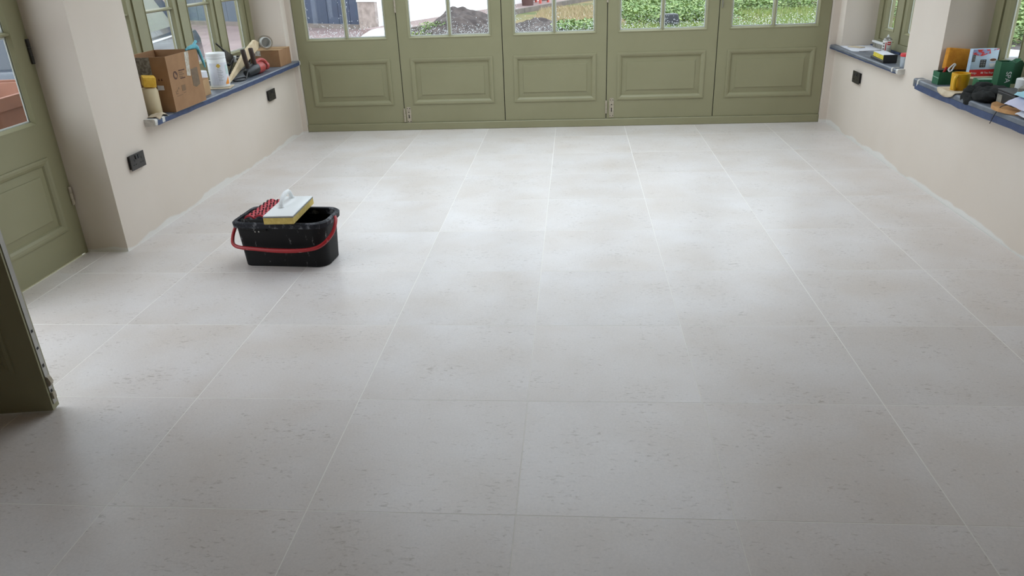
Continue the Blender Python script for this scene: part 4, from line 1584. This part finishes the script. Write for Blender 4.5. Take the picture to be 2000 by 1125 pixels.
# earth heap
def heap(name, label, loc, rx, ry, h, seed, peaks):
    t = B()
    n, m_ = 56, 20
    rings_ = []
    for i in range(m_ + 1):
        r = i / m_
        row = []
        for k in range(n):
            a = 2 * PI * k / n
            x, y = rx * r * math.cos(a), ry * r * math.sin(a)
            z = h * max(0, 1 - r ** 1.35)
            for (px, py, ph, pr) in peaks:
                z += ph * math.exp(-((x - px) ** 2 + (y - py) ** 2) / pr ** 2)
            f = min(1, (1 - r) * 4)
            z += f * (.07 * noise.noise((x * 2.2 + seed, y * 2.2, 0)) + .045 * noise.noise((x * 6, y * 6 + seed, 3)) + .02 * noise.noise((x * 15, y * 15, seed)))
            row.append(t.bm.verts.new((x, y, max(z, -.02))))
            if i == 0:
                break
        rings_.append(row)
    for k in range(n):
        t.bm.faces.new((rings_[0][0], rings_[1][k], rings_[1][(k + 1) % n]))
    for a, c in zip(rings_[1:], rings_[2:]):
        for k in range(n):
            t.bm.faces.new((a[k], c[k], c[(k + 1) % n], a[(k + 1) % n]))
    return tag(at(t.build(name, "soil"), loc), label, "earth heap")


heap("soil_heap", "tall dark heap of dug earth in front of the white house", (-1.60, 15.2, GZ), 1.08, 1.2, .34, 1, [(-.28, .1, .14, .38), (.33, -.05, .13, .36), (.0, -.6, .1, .5)])
heap("soil_heap", "low spread of dark earth right of the tall heap", (-.12, 15.2, GZ), .74, 1.5, .16, 5, [(.2, .3, .03, .3)])


# vegetation ------------------------------------------------------
def scatter(name, label, m, area, n, size, seed, kind_leaf, height=.2, cat="plants", zb=GZ, clump=0.0):
    rnd = random.Random(seed)
    verts, faces = [], []
    made = 0
    while made < n:
        x, y = area(rnd)
        if clump:
            dn = noise.noise((x * clump, y * clump, seed)) * .5 + .5
            if rnd.random() > dn * 1.35:
                continue
            hh = height * (.35 + 1.1 * dn)
        else:
            hh = height
        made += 1
        z = zb + rnd.random() ** 1.3 * hh
        s_ = size * rnd.uniform(.6, 1.3)
        a = rnd.uniform(0, 2 * PI)
        i = len(verts)
        if kind_leaf == 'blade':
            dx, dy = math.cos(a) * s_ * .06, math.sin(a) * s_ * .06
            lx, ly = rnd.gauss(0, .35) * s_, rnd.gauss(0, .35) * s_
            verts += [(x - dx, y - dy, zb), (x + dx, y + dy, zb), (x + lx, y + ly, zb + s_)]
            faces.append((i, i + 1, i + 2))
        else:
            t1 = Vector((math.cos(a), math.sin(a), rnd.uniform(-.7, .5))).normalized()
            t2 = t1.cross(Vector((rnd.gauss(0, .5), rnd.gauss(0, .5), 1))).normalized()
            c = Vector((x, y, max(z, zb + .01)))
            mid = Vector((0, 0, s_ * .12))
            for q in (c - t1 * s_ * .5, c + t2 * s_ * .34 + mid, c + t1 * s_ * .6, c - t2 * s_ * .34 + mid):
                verts.append(tuple(q))
            faces.append((i, i + 1, i + 2, i + 3))
    me = bpy.data.meshes.new(name)
    me.from_pydata(verts, [], faces)
    me.materials.append(M(m))
    o = bpy.data.objects.new(name, me)
    COL.objects.link(o)
    return tag(o, label, cat, kind="stuff")


def rect(x0, x1, y0, y1):
    def f(r):
        return r.uniform(x0, x1), r.uniform(y0, y1)
    return f


def garden_right(x0, x1, y0, y1):
    def f(r):
        while True:
            x, y = r.uniform(x0, x1), r.uniform(y0, y1)
            if (Vector((x, y, 0)) - W0).dot(PN) > 1.15:
                return x, y
    return f


scatter("grass_tufts", "rough green grass around the foot of the black tub", "leaf_grass", garden_right(1.75, 4.35, 12.8, 15.15), 4500, .10, 1, 'blade', cat="grass")
scatter("daisy_lawn", "green lawn grass behind the rightmost folding door", "leaf_grass", rect(4.4, 7.0, 12.8, 18.1), 9000, .10, 13, 'blade', cat="grass")
scatter("weed_bank", "leafy green weeds around the black tub beyond the folding doors", "leaf_green", garden_right(1.9, 4.35, 15.2, 24), 15000, .075, 2, 'leaf', .32, cat="weeds", clump=1.1)
scatter("weed_clumps", "leafy green weeds at the top of the rightmost folding door glass", "leaf_green", rect(4.4, 7.2, 18.2, 24), 9000, .08, 12, 'leaf', .34, cat="weeds", clump=1.1)
scatter("weed_fringe", "low leafy weeds in front of the straw patch", "leaf_green", garden_right(.30, 1.7, 14.5, 15.8), 2200, .06, 3, 'leaf', .15, cat="weeds")
scatter("straw_grass", "dry straw coloured grass beside the kerb", "leaf_straw", garden_right(-.2, 1.8, 16.0, 21.5), 6000, .10, 4, 'blade', cat="grass")
scatter("straw_bank", "dry reddish grass bank at the far right of the garden", "leaf_straw", rect(7.25, 10.0, 17.6, 22.5), 4200, .13, 5, 'blade', cat="grass")
scatter("daisy_heads", "white daisies dotting the grass behind the rightmost folding door", "daisy", rect(4.3, 6.9, 13.0, 16.6), 900, .026, 6, 'leaf', .09, cat="daisies")
scatter("heap_weeds", "green weeds growing up the left flank of the tall earth heap", "leaf_green", lambda r: (lambda u, w: (-2.45 + u * .55 + w * .12, 14.5 + w * .4))(r.random(), r.random()), 900, .045, 8, 'leaf', .26, cat="weeds")
scatter("yard_weeds", "pale weeds at the foot of the raised path", "leaf_grass", lambda r: (r.uniform(-2.95, -2.1), r.uniform(13.6, 14.6)), 420, .045, 9, 'leaf', .10, cat="weeds")
scatter("side_grass", "lush weeds and grass outside the right wall windows", "leaf_green", rect(7.1, 12, 10.2, 17.5), 15000, .085, 10, 'leaf', .26, cat="weeds", clump=.7)
poly_obj("ground_soil_strip", [(3.6, 5.4), (8.2, 7.0), (8.6, 10.6), (6.0, 11.2), (4.4, 9.4)], GZ - .05, GZ + .012, "soil", "strip of bare earth outside the right edge window", "soil")
t = B()
t.lathe([(.27, 0), (.30, .02), (.34, .16), (.35, .17), (.35, .185), (.33, .185), (.29, .03), (0, .03)], 30)
tag(at(t.build("white_basin", "tank_white", smooth=40), (5.95, 8.4, GZ)), "white basin on the earth outside the right edge window", "basin")

# black tub in the garden
bt = thing("black_tub", "upturned black plastic tub among the weeds behind the fourth folding door", "tub", (2.69, 14.8, GZ), .12)
t = B()
loops(t, [(rrect(.20, .16, .05), 0), (rrect(.185, .15, .05), .15), (rrect(.165, .13, .05), .245), (rrect(.14, .11, .05), .26)])
t.build("body", "tub_black", bt, smooth=40)
t = B()
loops(t, [(rrect(.235, .19, .06), 0), (rrect(.235, .19, .06), .022), (rrect(.20, .16, .05), .026)])
t.build("rim", "tub_black", bt, smooth=40)

# red frame on the path
rf = thing("red_trestle", "red metal trestle standing on the raised path by the white house", "trestle", (-.30, 22.0, GZ + .12), math.radians(65))
for (x, y) in ((-.25, -.2), (-.25, .2), (.25, -.2), (.25, .2)):
    B().box(x - .03, x + .03, y - .03, y + .03, 0, .8).build("leg", "red_frame", rf)
B().box(-.30, .30, -.25, .25, .8, .86).build("top", "red_frame", rf)
B().box(-.25, .25, -.21, -.19, .05, .09).build("stretcher", "dark_leg", rf)
B().box(-.25, .25, .19, .21, .05, .09).build("stretcher", "dark_leg", rf)
t = B().lathe([(0, 0), (.16, 0), (.18, .3), (.18, .5), (0, .5)], 20)
tag(at(t.build("brown_drum", "dark_leg", smooth=40), (-.55, 21.0, GZ + .121)), "brownish drum beside the red trestle", "drum")

# parked car outside the side doors
cr_ = thing("parked_car", "dark blue car parked in the yard beyond the long window", "car", (-4.35, 5.9, GZ), math.atan2(3.6, -.75))
t = B()
prof = [(-2.1, .25), (2.05, .25), (2.15, .45), (2.10, .70), (1.95, .80), (-2.0, .84), (-2.15, .70), (-2.15, .4)]
t.prism(prof, -.80, .80, lambda u, v, w: (u, w, v), .05, 3)
t.build("body", "car_blue", cr_, smooth=50)
t = B()
t.prism([(-1.95, .83), (1.95, .79), (1.25, 1.32), (.9, 1.38), (-1.4, 1.38), (-1.75, 1.28)], -.70, .70, lambda u, v, w: (u, w * (1 - .18 * (v - .8) / .58), v), .03, 2)
t.build("cabin", "car_blue", cr_, smooth=50)
for u0, u1 in ((-1.62, -.40), (-.32, .95)):
    t = B()
    for sg in (-1, 1):
        yy = lambda v: sg * (.703 * (1 - .18 * (v - .8) / .58) + .003)
        t.add([(u0, yy(.88), .88), (u1 + (.45 if u1 > .5 else 0), yy(.88), .88), (u1, yy(1.30), 1.30), (u0, yy(1.30), 1.30)], [(0, 1, 2, 3)])
    t.build("side_window", "car_glass", cr_, fix=False)
t = B()
t.prism([(1.90, .835), (1.31, 1.285), (1.322, 1.300), (1.912, .850)], -.58, .58, lambda u, v, w: (u, w, v))
t.build("windscreen", "car_wind_sky", cr_)
for u in (-1.35, 1.35):
    for sg in (-1, 1):
        B().lathe([(0, -.10), (.27, -.10), (.30, -.07), (.30, .07), (.27, .10), (0, .10)], 24, mx=Matrix.Translation((u, sg * .72, .30)) @ Matrix.Rotation(PI / 2, 4, 'X')).build("wheel", "tyre", cr_, smooth=40)

# terracotta planter, crate and pot by the side doors
pl = thing("planter", "tall terracotta planter box outside the glazed side door", "planter", (-3.05, 2.75, GZ), math.radians(4))
t = B()
loops(t, [(rrect(.30, .72, .02), 0), (rrect(.34, .78, .02), .80), (rrect(.34, .78, .02), .82), (rrect(.30, .74, .02), .82), (rrect(.28, .70, .02), .70)])
t.build("box", "terracotta", pl)
loops_b = B()
loops(loops_b, [(rrect(.36, .80, .02), .76), (rrect(.36, .80, .02), .835), (rrect(.33, .77, .02), .835), (rrect(.33, .77, .02), .76), (rrect(.36, .80, .02), .76)], False, False)
loops_b.build("rim", "terracotta", pl)
ct = thing("crate", "dark slatted crate standing in front of the terracotta planter", "crate", (-2.52, 2.42, GZ), .1)
for z in (.02, .14, .26, .38, .50):
    B().box(-.16, .16, -.25, -.235, z, z + .085).build("slat", "crate", ct)
    B().box(.145, .16, -.235, .25, z, z + .085).build("slat", "crate", ct)
    B().box(-.16, -.145, -.235, .25, z, z + .085).build("slat", "crate", ct)
B().box(-.145, .145, -.235, .25, .0, .02).build("base", "crate", ct)
pot = B().lathe([(0, 0), (.11, 0), (.15, .26), (.165, .26), (.165, .31), (.145, .31), (.10, .04), (0, .04)], 28)
tag(at(pot.build("flower_pot", "terracotta", smooth=40), (-3.15, 5.55, GZ)), "round terracotta flower pot in the yard outside the long window", "flower pot")
